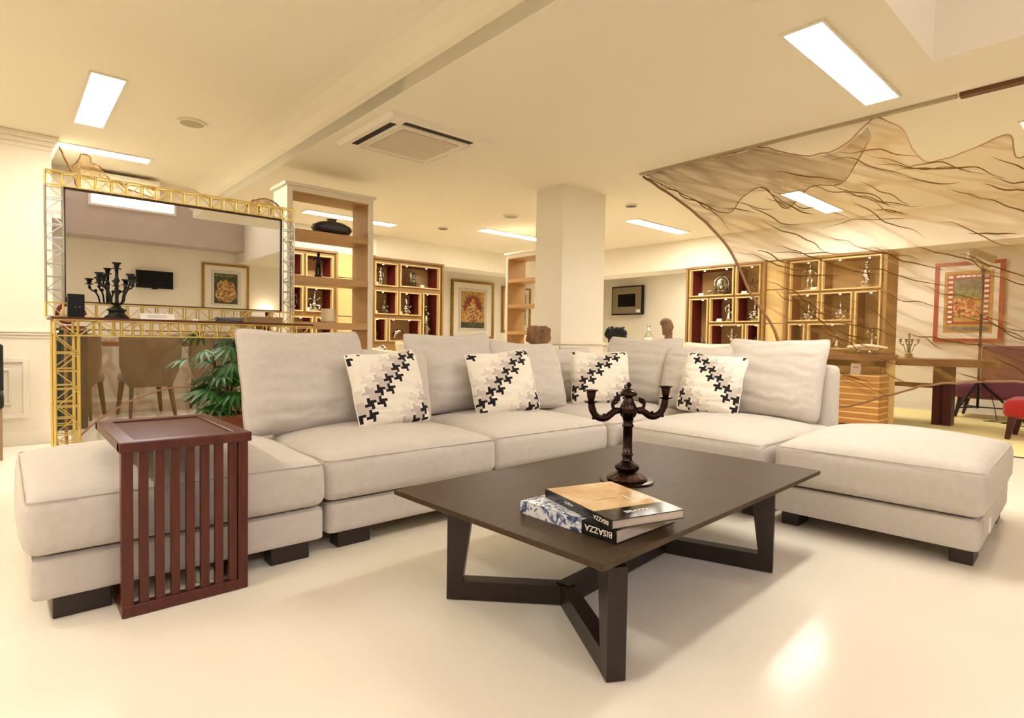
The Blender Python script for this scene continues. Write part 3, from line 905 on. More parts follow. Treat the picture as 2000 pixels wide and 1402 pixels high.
# ================================================================== SLATTED SIDE TABLE
sx0, sx1, sy0, sy1, sz = 0.295, 0.732, 2.364, 3.04, 0.622
t = thing('slatted_side_table', 'reddish brown side table with vertical slats straddling the sofa end', 'side table', ((sx0+sx1)/2, sy0+0.1, 0))
th, fwid = 0.036, 0.055
b = MB()
b.bbox(sx0, sx1, sy0, sy0+fwid, sz-th, sz, 0.004).bbox(sx0, sx1, sy1-fwid, sy1, sz-th, sz, 0.004)
b.bbox(sx0, sx0+fwid, sy0+0.003, sy1-0.003, sz-th, sz-0.0005, 0.004).bbox(sx1-fwid, sx1, sy0+0.003, sy1-0.003, sz-th, sz-0.0005, 0.004)
b.build('top_frame', 'mahogany', t)
MB().box(sx0+fwid-0.004, sx1-fwid+0.004, sy0+fwid-0.004, sy1-fwid+0.004, sz-0.022, sz-0.009).build('inset_panel', 'mahogany_top', t)
px0, px1, py0, py1 = sx0+0.006, sx1-0.012, sy0+0.006, sy0+0.044
MB().bbox(px0, px1, py0, py1, 0.002, 0.042, 0.003).build('bottom_rail', 'mahogany', t)
for x in (px0, px1-0.036):
    MB().bbox(x, x+0.036, py0+0.0005, py1-0.0005, 0.04, sz-th+0.002, 0.003).build('post', 'mahogany', t)
n = 7
for i in range(n):
    xc = px0+0.036+(px1-px0-0.072)*(i+0.66)/(n+0.02)
    MB().bbox(xc-0.0145, xc+0.0145, py0+0.006, py1-0.006, 0.04, sz-th+0.002, 0.002).build('slat', 'mahogany', t)
for x in (px0, px1-0.036):
    MB().bbox(x, x+0.036, py1-0.002, sy1-0.1, 0.002, 0.032, 0.003).build('floor_runner', 'mahogany', t)
MB().bbox(px0+0.036, px1-0.036, sy1-0.14, sy1-0.1, 0.002, 0.032, 0.003).build('back_rail', 'mahogany', t)
# white power strip lying on the floor under the sofa end, seen between the slats
pb = thing('power_strip', 'small white plug block on the floor behind the slats', 'power strip', (0.625, 2.572, 0))
MB().bbox(0.575, 0.675, 2.545, 2.60, 0.0, 0.04, 0.006).build('body', 'card', pb)
for k in range(2):
    MB().lathe([(0.001, 0), (0.013, 0), (0.013, 0.003), (0.001, 0.003)], (0.60+0.05*k, 2.572, 0.039), 14).build('socket', 'print_grey', pb)

# ================================================================== LATTICE MIRROR AND CONSOLE
def truss(mb, p, q, a, b, n, r=0.0055, faces=(0, 1)):
    """box girder of thin rods from p to q, section spanned by vectors a and b"""
    p = Vector(p); q = Vector(q); a = Vector(a); b = Vector(b)
    cor = [Vector((0, 0, 0)), a, a+b, b]
    for c in cor: mb.bar(p+c, q+c, r)
    d = (q-p)/n
    for i in range(n+1):
        for k in range(4):
            mb.bar(p+d*i+cor[k], p+d*i+cor[(k+1) % 4], r*0.8)
    for k in faces:
        c0, c1 = cor[k], cor[(k+1) % 4]
        for i in range(n):
            if (i+k) % 2: mb.bar(p+d*i+c0, p+d*(i+1)+c1, r*0.8)
            else: mb.bar(p+d*i+c1, p+d*(i+1)+c0, r*0.8)
    return mb
mx0, mx1, mz0, mz1, my = 0.207, 1.775, 1.106, 2.028, 4.72
ms = 0.088
t = thing('lattice_mirror', 'wide wall mirror framed by an open gold lattice, standing on the console', 'mirror', ((mx0+mx1)/2, my, mz0))
MB().box(mx0+ms+0.012, mx1-ms-0.012, my-0.004, my+0.004, mz0+ms+0.012, mz1-ms-0.012).build('mirror_glass', 'mirror_glass', t)
b = MB(); e = 0.014
ix0, ix1, iz0, iz1 = mx0+ms, mx1-ms, mz0+ms, mz1-ms
b.box(ix0, ix1, my-0.012, my+0.02, iz1-e, iz1).box(ix0, ix1, my-0.012, my+0.02, iz0, iz0+e)
b.box(ix0, ix0+e, my-0.012, my+0.02, iz0, iz1).box(ix1-e, ix1, my-0.012, my+0.02, iz0, iz1)
b.build('inner_edge', 'mirror_edge', t)
MB().box(ix0+0.002, ix1-0.002, my+0.004, my+0.018, iz0+0.002, iz1-0.002).build('backing', 'mirror_edge', t)
A = (0, 0.075, 0)
truss(MB(), (mx0, my-0.035, mz1-ms), (mx1, my-0.035, mz1-ms), (0, 0, ms), A, 18).build('top_lattice', 'gold_rod', t)
truss(MB(), (mx0, my-0.035, mz0), (mx1, my-0.035, mz0), (0, 0, ms), A, 18).build('bottom_lattice', 'gold_rod', t)
truss(MB(), (mx0, my-0.035, mz0+ms), (mx0, my-0.035, mz1-ms), (ms, 0, 0), A, 9).build('side_lattice', 'silver_rod', t)
truss(MB(), (mx1-ms, my-0.035, mz0+ms), (mx1-ms, my-0.035, mz1-ms), (ms, 0, 0), A, 9).build('side_lattice', 'silver_rod', t)
MB().bar((0.5, my+0.05, 1.9), (0.5, my+0.36, 1.9), 0.01).bar((1.5, my+0.05, 1.9), (1.5, my+0.36, 1.9), 0.01).build('stay_rod', 'silver_rod', t)

kx0, kx1, ky0, ky1, kz = 0.235, 1.80, 4.40, 4.84, 1.098
t = thing('lattice_console', 'tall gold lattice console table with a thin wooden top behind the sofa', 'console table', ((kx0+kx1)/2, (ky0+ky1)/2, 0))
MB().bbox(kx0-0.02, kx1+0.02, ky0-0.01, ky1+0.01, kz-0.014, kz, 0.003).build('top', 'mahogany', t)
ls = 0.115
for y in (ky0, ky1-0.10):
    truss(MB(), (kx0, y, kz-0.114), (kx1, y, kz-0.114), (0, 0, 0.098), (0, 0.08, 0), 14).build('apron_lattice', 'gold_rod', t)
for x in (kx0, kx1-ls):
    for y in (ky0, ky1-0.10):
        truss(MB(), (x, y, 0.004), (x, y, kz-0.114), (ls, 0, 0), (0, 0.09, 0), 9).build('leg_lattice', 'gold_rod', t)

# things on the console
def five_arm(X, Y, Z, label, h, m, na=4):
    t = thing('candelabra', label, 'candelabra', (X, Y, Z))
    s = h/0.42
    c = (X, Y, Z)
    MB().lathe([(0.001*s, 0), (0.075*s, 0), (0.07*s, 0.012*s), (0.05*s, 0.03*s), (0.045*s, 0.05*s), (0.06*s, 0.062*s), (0.03*s, 0.08*s), (0.018*s, 0.10*s)], c, 32, 0.08, 4).build('foot', m, t, smooth=True)
    MB().lathe([(0.018*s, 0.09*s), (0.012*s, 0.13*s), (0.012*s, 0.26*s), (0.018*s, 0.28*s), (0.011*s, 0.30*s), (0.012*s, 0.36*s)], c, 16).build('stem', m, t, smooth=True)
    ends = [(Vector(c)+Vector((0, 0, 0.36*s)))]
    for k in range(na):
        a = 2*PI*k/na+0.55
        d = Vector((math.cos(a), math.sin(a), 0))
        pts = [Vector(c)+d*s*r+Vector((0, 0, z*s)) for r, z in ((0.01, 0.11), (0.035, 0.105), (0.055, 0.13), (0.065, 0.18), (0.085, 0.215), (0.115, 0.23), (0.128, 0.25), (0.13, 0.275))]
        mb = MB().tube(pts, 0.0065*s, 7); mb.ball(pts[4]+Vector((0, 0, 0.012*s)), 0.013*s); mb.ball(pts[6], 0.012*s)
        mb.build('arm', m, t, smooth=True)
        ends.append(pts[-1])
    for e in ends:
        MB().lathe([(0.006*s, -0.004*s), (0.03*s, 0.0), (0.03*s, 0.005*s), (0.014*s, 0.007*s), (0.018*s, 0.03*s), (0.03*s, 0.042*s), (0.03*s, 0.046*s), (0.012*s, 0.046*s)], e, 18).build('candle_cup', m, t, auto=0.8)
five_arm(0.555, 4.50, kz, 'dark green metal candelabra with five cups on the console before the mirror', 0.375, 'verdigris')
def sign_card(label, x, y, z, wd, h, lean=0.02, name='price_card', lines=2, rz=0):
    t = thing(name, label, 'sign', (x, y, z), (0, 0, rz))
    MB().hexa([(-wd/2, -0.003, 0), (wd/2, -0.003, 0), (wd/2, 0.0, 0), (-wd/2, 0.0, 0)], [(-wd/2, lean-0.003, h), (wd/2, lean-0.003, h), (wd/2, lean, h), (-wd/2, lean, h)]).build('card', 'card', t, world=False)
    MB().hexa([(-wd/2, 0.0, 0), (wd/2, 0.0, 0), (wd/2, 0.04, 0), (-wd/2, 0.04, 0)], [(-wd/2, lean-0.001, h), (wd/2, lean-0.001, h), (wd/2, lean+0.001, h), (-wd/2, lean+0.001, h)]).build('stand', 'card', t, world=False)
    for i in range(lines):
        zz = h*(0.62-0.22*i); f = lean*zz/h
        MB().hexa([(-wd*0.28, f-0.0045, zz), (wd*0.28, f-0.0045, zz), (wd*0.28, f-0.003, zz), (-wd*0.28, f-0.003, zz)], [(-wd*0.28, f-0.0045+0.001, zz+h*0.05), (wd*0.28, f-0.0045+0.001, zz+h*0.05), (wd*0.28, f-0.002, zz+h*0.05), (-wd*0.28, f-0.002, zz+h*0.05)]).build('printed_line', 'print_grey', t, world=False)
sign_card('white printed card lying on the console right of the green candelabra', 0.78, 4.47, kz, 0.20, 0.042, 0.03)
sign_card('tiny white card in the middle of the console top', 1.015, 4.50, kz, 0.035, 0.016, 0.01, lines=0)
t = thing('brochure_stack', 'uneven stack of grey brochures on the console', 'brochures', (1.24, 4.52, kz))
for i in range(6):
    q = MB().box(-0.09, 0.09, -0.07, 0.07, 0.0055*i, 0.0055*i+0.0045)
    ang = math.radians(random.uniform(-14, 14))
    q.xf(Matrix.Translation((random.uniform(-0.012, 0.012), random.uniform(-0.01, 0.01), 0)) @ Matrix.Rotation(ang, 4, 'Z')).build('brochure', 'paper_grey', t, world=False)
t = thing('tan_box', 'flat tan box on the console at the right end of the mirror', 'box', (1.49, 4.51, kz))
MB().bbox(1.385, 1.595, 4.44, 4.58, kz, kz+0.036, 0.003).build('body', 'tan_box', t)
MB().bbox(1.382, 1.598, 4.437, 4.583, kz+0.032, kz+0.046, 0.003).build('lid', 'tan_box', t)
sign_card('small white card standing on the tan box', 1.44, 4.49, kz+0.0465, 0.09, 0.036, 0.008, lines=0)
t = thing('black_box', 'small black box with keypad at the left end of the console', 'box', (0.335, 4.50, kz))
MB().bbox(0.300, 0.385, 4.47, 4.53, kz, kz+0.145, 0.004).build('body', 'black_plastic', t)
for k in range(2): MB().box(0.335+0.02*k, 0.343+0.02*k, 4.468, 4.47, kz+0.06, kz+0.068).build('key', 'print_grey', t)

# ------------------------------------------------------------------ gauze pieces round the mirror
def cloth(name, label, rows, m, jag=0.0, seed=0, group=None, hem=None, cat='fabric', subdiv=6):
    """sheet through rows of 3-D points (each row the same length), Catmull-Rom in both directions"""
    def cr(P, f):
        n = len(P); f = max(0, min(n-1, f)); k = min(int(f), n-2); u = f-k
        p0, p1, p2, p3 = P[max(k-1, 0)], P[k], P[k+1], P[min(k+2, n-1)]
        return 0.5*((2*p1)+(p2-p0)*u+(2*p0-5*p1+4*p2-p3)*u*u+(3*p1-p0-3*p2+p3)*u**3)
    rows = [[Vector(p) for p in r] for r in rows]
    nu = (len(rows[0])-1)*subdiv; nv = (len(rows)-1)*subdiv
    mb = MB(); uv = []
    for j in range(nv+1):
        fj = j/subdiv
        for i in range(nu+1):
            fi = i/subdiv
            p = cr([cr(r, fi) for r in rows], fj)
            q = Vector((i/nu*len(rows[0]), j/nv*len(rows), seed))
            p = p + Vector((nz(q*2.1), nz(q*2.1+Vector((5, 3, 1))), nz(q*2.1+Vector((9, 7, 2)))))*jag
            mb.v.append(tuple(p)); uv.append((i/nu, j/nv))
    for j in range(nv):
        for i in range(nu):
            a = j*(nu+1)+i
            mb.f.append((a, a+1, a+nu+2, a+nu+1)); mb.mi.append(0)
    mb.uv = uv
    t = thing(name, label, cat, mb.v[0] if False else tuple(min((Vector(v) for v in mb.v), key=lambda v: v.z)), group=group)
    o = mb.build('sheet', m, t, smooth=True)
    if hem:
        edge = [mb.v[i] for i in range(nu+1)] + [mb.v[j*(nu+1)+nu] for j in range(1, nv+1)] + [mb.v[nv*(nu+1)+i] for i in range(nu-1, -1, -1)] + [mb.v[j*(nu+1)] for j in range(nv-1, 0, -1)]
        MB().tube(edge, hem, 5, closed=True).build('hem', 'rod_brown', t, smooth=True)
    return t
cloth('gauze_scarf', 'gold gauze bunch poking up behind the top left of the mirror', [
    [(0.30, 4.98, 2.26), (0.36, 5.0, 2.14), (0.42, 5.02, 2.24), (0.50, 5.02, 2.20), (0.56, 5.0, 2.10)],
    [(0.37, 4.98, 2.06), (0.42, 4.95, 2.04), (0.46, 4.98, 2.10), (0.54, 5.0, 2.08), (0.66, 5.0, 2.05)],
    [(0.46, 4.98, 1.90), (0.50, 4.94, 1.92), (0.56, 4.96, 1.96), (0.70, 4.98, 1.98), (0.95, 4.98, 1.98)],
    [(0.60, 4.96, 1.72), (0.66, 4.93, 1.75), (0.74, 4.94, 1.78), (0.9, 4.95, 1.82), (1.15, 4.95, 1.86)]], 'gauze_gold', 0.02, 3, hem=0.004)
sw = []
for j in range(5):
    row = []
    for i in range(9):
        a = -0.4+i/8*4.2
        rr = 0.17-0.028*j
        row.append((1.64+rr*math.cos(a)*0.95+0.01*j, 4.97+0.03*j+0.02*math.sin(i*1.7), 1.985+rr*0.9*math.sin(a)+0.02*j))
    sw.append(row)
cloth('gauze_swirl', 'round swirl of brown gauze behind the top right corner of the mirror', sw, 'gauze_gold', 0.012, 8, hem=0.005)
# brown gauze hung behind the console
rows = []
for j in range(6):
    z = 1.0-0.19*j
    rows.append([(0.42+0.24*i, 6.05+0.09*math.sin(i*1.9+j*0.9)+0.05*math.sin(j*2.0), z-0.03*math.sin(i*0.9)) for i in range(8)])
gz = cloth('gauze_screen', 'brown see-through gauze hanging between the console and the dining chairs', rows, 'gauze_back', 0.03, 5)
pts = []
for i in range(21):
    u = i/20
    pts.append((0.46+1.5*u, 5.97, 0.12+0.40*math.sin(PI*min(1, u*0.95))**0.8))
MB().tube(pts, 0.008, 6).build('hem', 'rod_brown', gz, smooth=True)
MB().bar((0.36, 6.05, 1.03), (2.2, 6.05, 1.03), 0.008).bar((2.17, 6.05, 0.0), (2.17, 6.05, 1.03), 0.012).bar((0.39, 6.05, 0.0), (0.39, 6.05, 1.03), 0.012).build('rod', 'rod_brown', gz)

# ------------------------------------------------------------------ dining chairs and table behind the gauze
def dining_chair(label, loc, yaw):
    t = thing('dining_chair', label, 'chair', loc, (0, 0, math.radians(yaw)), 'taupe dining chairs')
    # local: back towards -y
    softbox(-0.25, 0.25, -0.22, 0.26, 0.40, 0.52, 0.045, 0.02, 10, 2, 0.002).build('seat', 'taupe_velvet', t, smooth=True, world=False)
    b = softbox(-0.33, 0.33, -0.30, -0.20, 0.36, 0.99, 0.045, 0.0, 14, 5, 0.003)
    b.v = [(x*(1.0 - 0.28*max(0, (0.62-z))/0.26 + 0.06*max(0, z-0.62)), y - 0.10*max(0, z-0.45) + 0.32*max(0, abs(x)-0.18), z) for x, y, z in b.v]
    b.build('backrest', 'taupe_velvet', t, smooth=True, world=False)
    for sx in (-1, 1):
        for (y, dy) in ((-0.22, -0.09), (0.21, 0.03)):
            p, q = (sx*0.20, y, 0.42), (sx*0.24, y+dy, 0.0)
            l = MB().bar(p, (p[0]+(q[0]-p[0])*0.78, p[1]+(q[1]-p[1])*0.78, 0.42*0.22), 0.032, 4, 0.024).build('leg', 'chair_wood', t, world=False)
            MB().bar((p[0]+(q[0]-p[0])*0.78, p[1]+(q[1]-p[1])*0.78, 0.42*0.22), q, 0.024, 4, 0.018).build('leg_tip', 'chair_tip', l, world=False)
    return t
dc = dining_chair('taupe upholstered dining chair in the middle, seen from behind through the gauze', (1.32, 8.35, 0), 6)
copy_thing(dc, (0.62, 8.45, 0), (0, 0, math.radians(-20)), 'taupe dining chair nearest the panelled pier, behind the lattice leg')
copy_thing(dc, (2.12, 8.45, 0), (0, 0, math.radians(-4)), 'taupe dining chair half hidden by the potted palm')
t = thing('dining_table', 'orange brown dining table behind the taupe chairs', 'table', (1.4, 9.3, 0))
MB().bbox(0.3, 2.7, 8.85, 9.9, 0.84, 0.90, 0.01).build('tabletop', 'orange_wood', t)
for x in (0.45, 2.5):
    for y in (8.98, 9.75): MB().bbox(x, x+0.07, y, y+0.07, 0.0, 0.84, 0.004).build('leg', 'chair_wood', t)

# dark cabinet standing behind the pier
t = thing('dark_cabinet', 'dark green carved cabinet edge showing between the pier and the lattice leg', 'cabinet', (0.55, 7.6, 0))
MB().bbox(0.40, 0.66, 7.42, 7.75, 0.0, 1.02, 0.006).build('body', 'green_dark', t)
MB().bbox(0.38, 0.68, 7.40, 7.77, 1.02, 1.05, 0.006).build('top', 'green_dark', t)
MB().bbox(0.43, 0.63, 7.405, 7.42, 0.1, 0.95, 0.004).build('door', 'green_dark', t)
# red brown carved ornament on it, seen through the lattice
t = thing('carved_ornament', 'dark red curled wooden ornament seen through the mirror lattice', 'ornament', (0.52, 7.58, 1.05))
cu = []
for i in range(30):
    a = i/29*2.4*PI; r_ = 0.13*(1-0.6*i/29)
    cu.append((0.52+r_*math.cos(a), 7.58, 1.19+r_*math.sin(a)))
MB().tube(cu, [0.022*(1-0.4*i/29) for i in range(30)], 8).build('scroll', 'niche_red', t, smooth=True)
MB().bbox(0.44, 0.66, 7.54, 7.62, 1.05, 1.075, 0.004).build('plinth', 'niche_red', t)

# dark chair corner at the left frame edge
t = thing('dark_side_chair', 'dark seated chair corner with a wooden leg at the left picture edge', 'chair', (-0.24, 6.1, 0))
softbox(-0.5, 0.0, 5.9, 6.36, 0.40, 0.52, 0.03, 0.01, 8, 3, 0.001).build('seat', 'dark_chair', t, smooth=True)
MB().bbox(-0.5, 0.0, 6.32, 6.38, 0.5, 0.9, 0.02).build('backrest', 'dark_chair', t)
for x in (-0.045, -0.47):
    for y in (5.93, 6.30): MB().bbox(x, x+0.035, y, y+0.035, 0, 0.41, 0.004).build('leg', 'beech', t)

# ------------------------------------------------------------------ potted palm
t = thing('potted_palm', 'green lady palm in a terracotta pot behind the sofa and console', 'plant', (1.40, 5.22, 0))
MB().lathe([(0.001, 0.0), (0.12, 0.0), (0.17, 0.30), (0.185, 0.30), (0.185, 0.345), (0.165, 0.345), (0.16, 0.30)], (1.40, 5.22, 0), 32).build('pot', 'terracotta', t, auto=0.6)
MB().lathe([(0.001, 0.318), (0.155, 0.315), (0.155, 0.29)], (1.40, 5.22, 0), 24).build('soil', 'soil', t)
lf = MB()
for k in range(7):
    a = math.radians(-66+22*k)
    d = Vector((math.sin(a), math.cos(a), 0)); s = Vector((d.y, -d.x, 0))
    L = 0.20*(1-0.16*abs(k-3)/3); W = 0.018
    vs = []
    for i, u in enumerate((0.04, 0.35, 0.7, 1.0)):
        wd = (0.4, 1.0, 0.9, 0.3)[i]*W; z = -0.10*u*u*L/0.2
        vs += [d*L*u-s*wd+Vector((0, 0, z)), d*L*u+Vector((0, 0, z-0.004)), d*L*u+s*wd+Vector((0, 0, z))]
    fs = []
    for i in range(3):
        for q in range(2): fs.append((i*3+q, i*3+q+1, (i+1)*3+q+1, (i+1)*3+q))
    lf.add(vs, fs)
lob = lf.build('leaf', 'leaf_green', t, smooth=True, world=False)
first = True
rnd = random.Random(4)
for (sx_, sy_, hh, nl) in ((-0.06, 0.0, 0.95, 11), (0.05, 0.03, 1.0, 11), (0.0, -0.05, 0.78, 10), (0.09, -0.03, 0.72, 9), (-0.05, -0.06, 0.56, 7)):
    top = Vector((sx_*1.6, sy_*1.5, hh))
    MB().tube([(sx_, sy_, 0.31), (sx_*1.2, sy_*1.2, hh*0.6), tuple(top)], 0.011, 6).build('stem', 'stem_brown', t, smooth=True, world=False)
    for k in range(nl):
        az = rnd.uniform(0, 2*PI); z = hh*(0.55+0.45*(k+1)/nl)
        base = Vector((sx_*1.4, sy_*1.4, z))
        end = base+Vector((math.cos(az), math.sin(az), rnd.uniform(0.25, 0.6)))*rnd.uniform(0.10, 0.2)
        MB().tube([tuple(base), tuple((base+end)/2+Vector((0, 0, 0.02))), tuple(end)], 0.004, 5).build('leaf_stalk', 'leaf_green', t, smooth=True, world=False)
        if first: o = lob; first = False
        else:
            o = lob.copy(); COL.objects.link(o); o.parent = t
        o.location = end
        o.rotation_euler = Euler((rnd.uniform(-0.5, 0.1), rnd.uniform(-0.3, 0.3), az-PI/2), 'XYZ')
        o.scale = (rnd.uniform(0.8, 1.1),)*3

# ================================================================== OPEN BOOKCASES
t = thing('open_bookcase', 'tall white open bookcase with oak shelves holding the dark vase', 'bookcase', (2.29, 5.27, 0))
X0, X1, Y0, Y1, ZT = 1.87, 2.70, 5.10, 5.44, 2.35
MB().box(X0, X0+0.012, Y0+0.012, Y1, 0, ZT-0.06).box(X1-0.012, X1, Y0+0.012, Y1, 0, ZT-0.06).box(X0, X1, Y0+0.012, Y1, ZT-0.06, ZT-0.02).build('outer_shell', 'panel_paint', t)
MB().bbox(X0, X0+0.05, Y0, Y0+0.014, 0, ZT-0.06, 0.002).bbox(X1-0.05, X1, Y0, Y0+0.014, 0, ZT-0.06, 0.002).bbox(X0, X1, Y0, Y0+0.014, ZT-0.065, ZT-0.02, 0.002).build('face_frame', 'panel_paint', t)
MB().bbox(X0-0.025, X1+0.025, Y0-0.02, Y1+0.02, ZT-0.02, ZT+0.01, 0.006).build('crown', 'panel_paint', t)
for x in (X0+0.012, X1-0.05): MB().box(x, x+0.038, Y0+0.014, Y1, 0, ZT-0.06).build('side_lining', 'oak', t)
MB().box(X0+0.05, X1-0.05, Y0+0.014, Y1, ZT-0.075, ZT-0.06).build('top_lining', 'oak_h', t)
for z in (1.93, 1.52, 1.105, 0.66, 0.16):
    MB().bbox(X0+0.05, X1-0.05, Y0+0.004, Y1, z-0.03, z+0.03, 0.002).build('shelf', 'oak_h', t)
t = thing('open_bookcase', 'white open bookcase with oak shelves half hidden behind the square column', 'bookcase', (5.47, 5.77, 0))
X0, X1, Y0, Y1, ZT = 5.30, 5.64, 5.35, 6.13, 2.2
MB().box(X0+0.012, X1, Y0, Y0+0.012, 0, ZT-0.06).box(X0+0.012, X1, Y1-0.012, Y1, 0, ZT-0.06).box(X0+0.012, X1, Y0, Y1, ZT-0.06, ZT-0.02).build('outer_shell', 'panel_paint', t)
MB().bbox(X0, X0+0.014, Y0, Y0+0.04, 0, ZT-0.06, 0.002).bbox(X0, X0+0.014, Y1-0.04, Y1, 0, ZT-0.06, 0.002).bbox(X0, X0+0.014, Y0, Y1, ZT-0.065, ZT-0.02, 0.002).build('face_frame', 'panel_paint', t)
MB().bbox(X0-0.02, X1+0.02, Y0-0.025, Y1+0.025, ZT-0.02, ZT+0.01, 0.006).build('crown', 'panel_paint', t)
for y in (Y0+0.012, Y1-0.04): MB().box(X0+0.014, X1, y, y+0.028, 0, ZT-0.06).build('side_lining', 'oak', t)
MB().box(X0+0.014, X1, Y0+0.04, Y1-0.04, ZT-0.075, ZT-0.06).build('top_lining', 'oak_h', t)
for z in (1.82, 1.47, 1.10, 0.66, 0.16):
    MB().bbox(X0+0.004, X1, Y0+0.04, Y1-0.04, z-0.022, z+0.022, 0.002).build('shelf', 'oak_h', t)

# vase, statue and shade on the bookcase
t = thing('ribbed_vase', 'flattened dark ribbed vase on the top bookcase shelf', 'vase', (2.355, 5.27, 1.96))
MB().lathe([(0.001, 0.0), (0.10, 0.0), (0.17, 0.03), (0.195, 0.065), (0.18, 0.095), (0.12, 0.125), (0.055, 0.138), (0.045, 0.142)], (2.355, 5.27, 1.96), 120, 0.012, 40, sx=1.0, sy=0.72).build('body', 'vase_dark', t, smooth=True)
MB().lathe([(0.044, 0.138), (0.044, 0.152), (0.052, 0.158), (0.044, 0.16), (0.036, 0.14)], (2.355, 5.27, 1.96), 32).build('neck', 'vase_dark', t, auto=0.8)

def figure(mb, kind, h, c):
    """small metal sculpture, total height h, standing at c"""
    X, Y, Z = c
    def B(x, y, z, rx, ry=None, rz=None):
        ry = rx if ry is None else ry; rz = rx if rz is None else rz
        mb.ball((X+x*h, Y+y*h, Z+z*h), (rx*h, ry*h, rz*h))
    def T(pts, r):
        mb.tube([(X+a*h, Y+b_*h, Z+c_*h) for a, b_, c_ in pts], [q*h for q in r] if isinstance(r, list) else r*h, 7)
    if kind == 'seated':
        B(0, 0, 0.34, 0.13, 0.10, 0.17); B(0, 0, 0.50, 0.15, 0.09, 0.09); B(0, -0.01, 0.68, 0.085, 0.085, 0.095)
        mb.lathe([(0.085*h, 0.73*h), (0.09*h, 0.76*h), (0.06*h, 0.86*h), (0.035*h, 0.94*h), (0.004*h, 1.0*h)], c, 12)
        T([(-0.14, 0, 0.53), (-0.24, -0.06, 0.38), (-0.12, -0.16, 0.30)], 0.042); T([(0.14, 0, 0.53), (0.25, -0.07, 0.42), (0.20, -0.17, 0.56)], 0.04)
        T([(-0.08, -0.04, 0.22), (-0.30, -0.10, 0.20), (-0.02, -0.20, 0.17)], [0.09, 0.08, 0.05]); T([(0.08, -0.04, 0.22), (0.30, -0.10, 0.20), (0.04, -0.20, 0.16)], [0.09, 0.08, 0.05])
    elif kind == 'standing':
        T([(-0.06, 0, 0.1), (-0.07, -0.02, 0.3), (-0.045, 0, 0.52)], [0.04, 0.048, 0.065]); T([(0.07, 0, 0.1), (0.06, -0.02, 0.3), (0.045, 0, 0.52)], [0.04, 0.048, 0.065])
        B(0, 0, 0.55, 0.10, 0.08, 0.08); B(0.01, 0, 0.68, 0.085, 0.065, 0.11); B(0.01, 0, 0.75, 0.12, 0.07, 0.06); B(0.01, 0, 0.86, 0.06, 0.06, 0.07)
        mb.lathe([(0.055*h, 0.89*h), (0.05*h, 0.93*h), (0.004*h, 1.0*h)], (X+0.01*h, Y, Z), 10)
        T([(-0.1, 0, 0.76), (-0.19, -0.03, 0.66), (-0.14, -0.1, 0.76)], 0.03); T([(0.12, 0, 0.76), (0.19, 0.0, 0.62), (0.16, -0.05, 0.48)], 0.03)
    elif kind == 'lady':
        mb.lathe([(0.20*h, 0.10*h), (0.17*h, 0.2*h), (0.10*h, 0.40*h), (0.07*h, 0.5*h), (0.085*h, 0.56*h), (0.11*h, 0.64*h), (0.10*h, 0.68*h), (0.035*h, 0.73*h)], c, 16, 0.05, 8)
        B(0, 0, 0.82, 0.075, 0.075, 0.09); B(0, 0.02, 0.90, 0.085, 0.085, 0.075)
        T([(-0.08, 0.03, 0.88), (-0.19, 0.02, 0.72), (-0.15, -0.02, 0.52)], 0.045); T([(0.10, 0, 0.65), (0.19, -0.04, 0.54), (0.06, -0.12, 0.47)], 0.032)
    elif kind == 'plaque':
        pts = [(math.cos(a)*0.30, 0.02, 0.62+math.sin(a)*0.34) for a in [(-0.35+i/18*(PI+0.7)) for i in range(19)]]
        T([(-0.30, 0.02, 0.1)]+pts[::-1]+[(0.30, 0.02, 0.1)], 0.055)
        B(0, 0.03, 0.52, 0.27, 0.05, 0.40); B(0, -0.02, 0.38, 0.13, 0.1, 0.16); B(0, -0.03, 0.60, 0.08, 0.08, 0.1); B(0, -0.03, 0.72, 0.05, 0.05, 0.07)
        T([(-0.1, -0.05, 0.28), (-0.24, -0.1, 0.24), (0, -0.14, 0.2)], 0.06); T([(0.1, -0.05, 0.28), (0.24, -0.1, 0.24), (0, -0.14, 0.2)], 0.06)
        for i in range(1, 18, 2): B(pts[i][0]*1.12, 0.02, 0.62+(pts[i][2]-0.62)*1.10, 0.045)
    elif kind == 'tall':
        T([(0.0, 0, 0.06), (0.03, 0, 0.3), (-0.02, 0, 0.5), (0.0, 0, 0.75)], [0.10, 0.085, 0.09, 0.07]); B(0, 0, 0.82, 0.055, 0.055, 0.06); B(0, 0, 0.90, 0.075, 0.06, 0.05)
        for i in range(9):
            a = i*2.4; z = 0.12+0.085*i
            T([(0, 0, z), (0.10*math.cos(a), 0.08*math.sin(a), z+0.05), (0.13*math.cos(a+0.6), 0.09*math.sin(a+0.6), z-0.01), (0.09*math.cos(a+1.1), 0.07*math.sin(a+1.1), z-0.04)], [0.03, 0.026, 0.022, 0.016])
            B(0.12*math.cos(a+0.6), 0.08*math.sin(a+0.6), z, 0.03)
    elif kind == 'spire':
        mb.lathe([(0.10*h, 0.06*h), (0.06*h, 0.12*h), (0.04*h, 0.2*h), (0.09*h, 0.26*h), (0.13*h, 0.32*h), (0.05*h, 0.38*h), (0.07*h, 0.46*h), (0.11*h, 0.5*h), (0.045*h, 0.58*h), (0.06*h, 0.66*h), (0.035*h, 0.74*h), (0.05*h, 0.8*h), (0.02*h, 0.88*h), (0.003*h, 1.0*h)], c, 14)
        for s in (-1, 1): T([(0, 0, 0.42), (s*0.14, 0, 0.44), (s*0.18, 0, 0.54), (s*0.12, 0, 0.60)], 0.024)
    elif kind == 'curl':
        pts = [(math.cos(a)*0.62, 0, 0.12+math.sin(a)*0.62) for a in [PI*(1-i/14*0.82) for i in range(15)]]
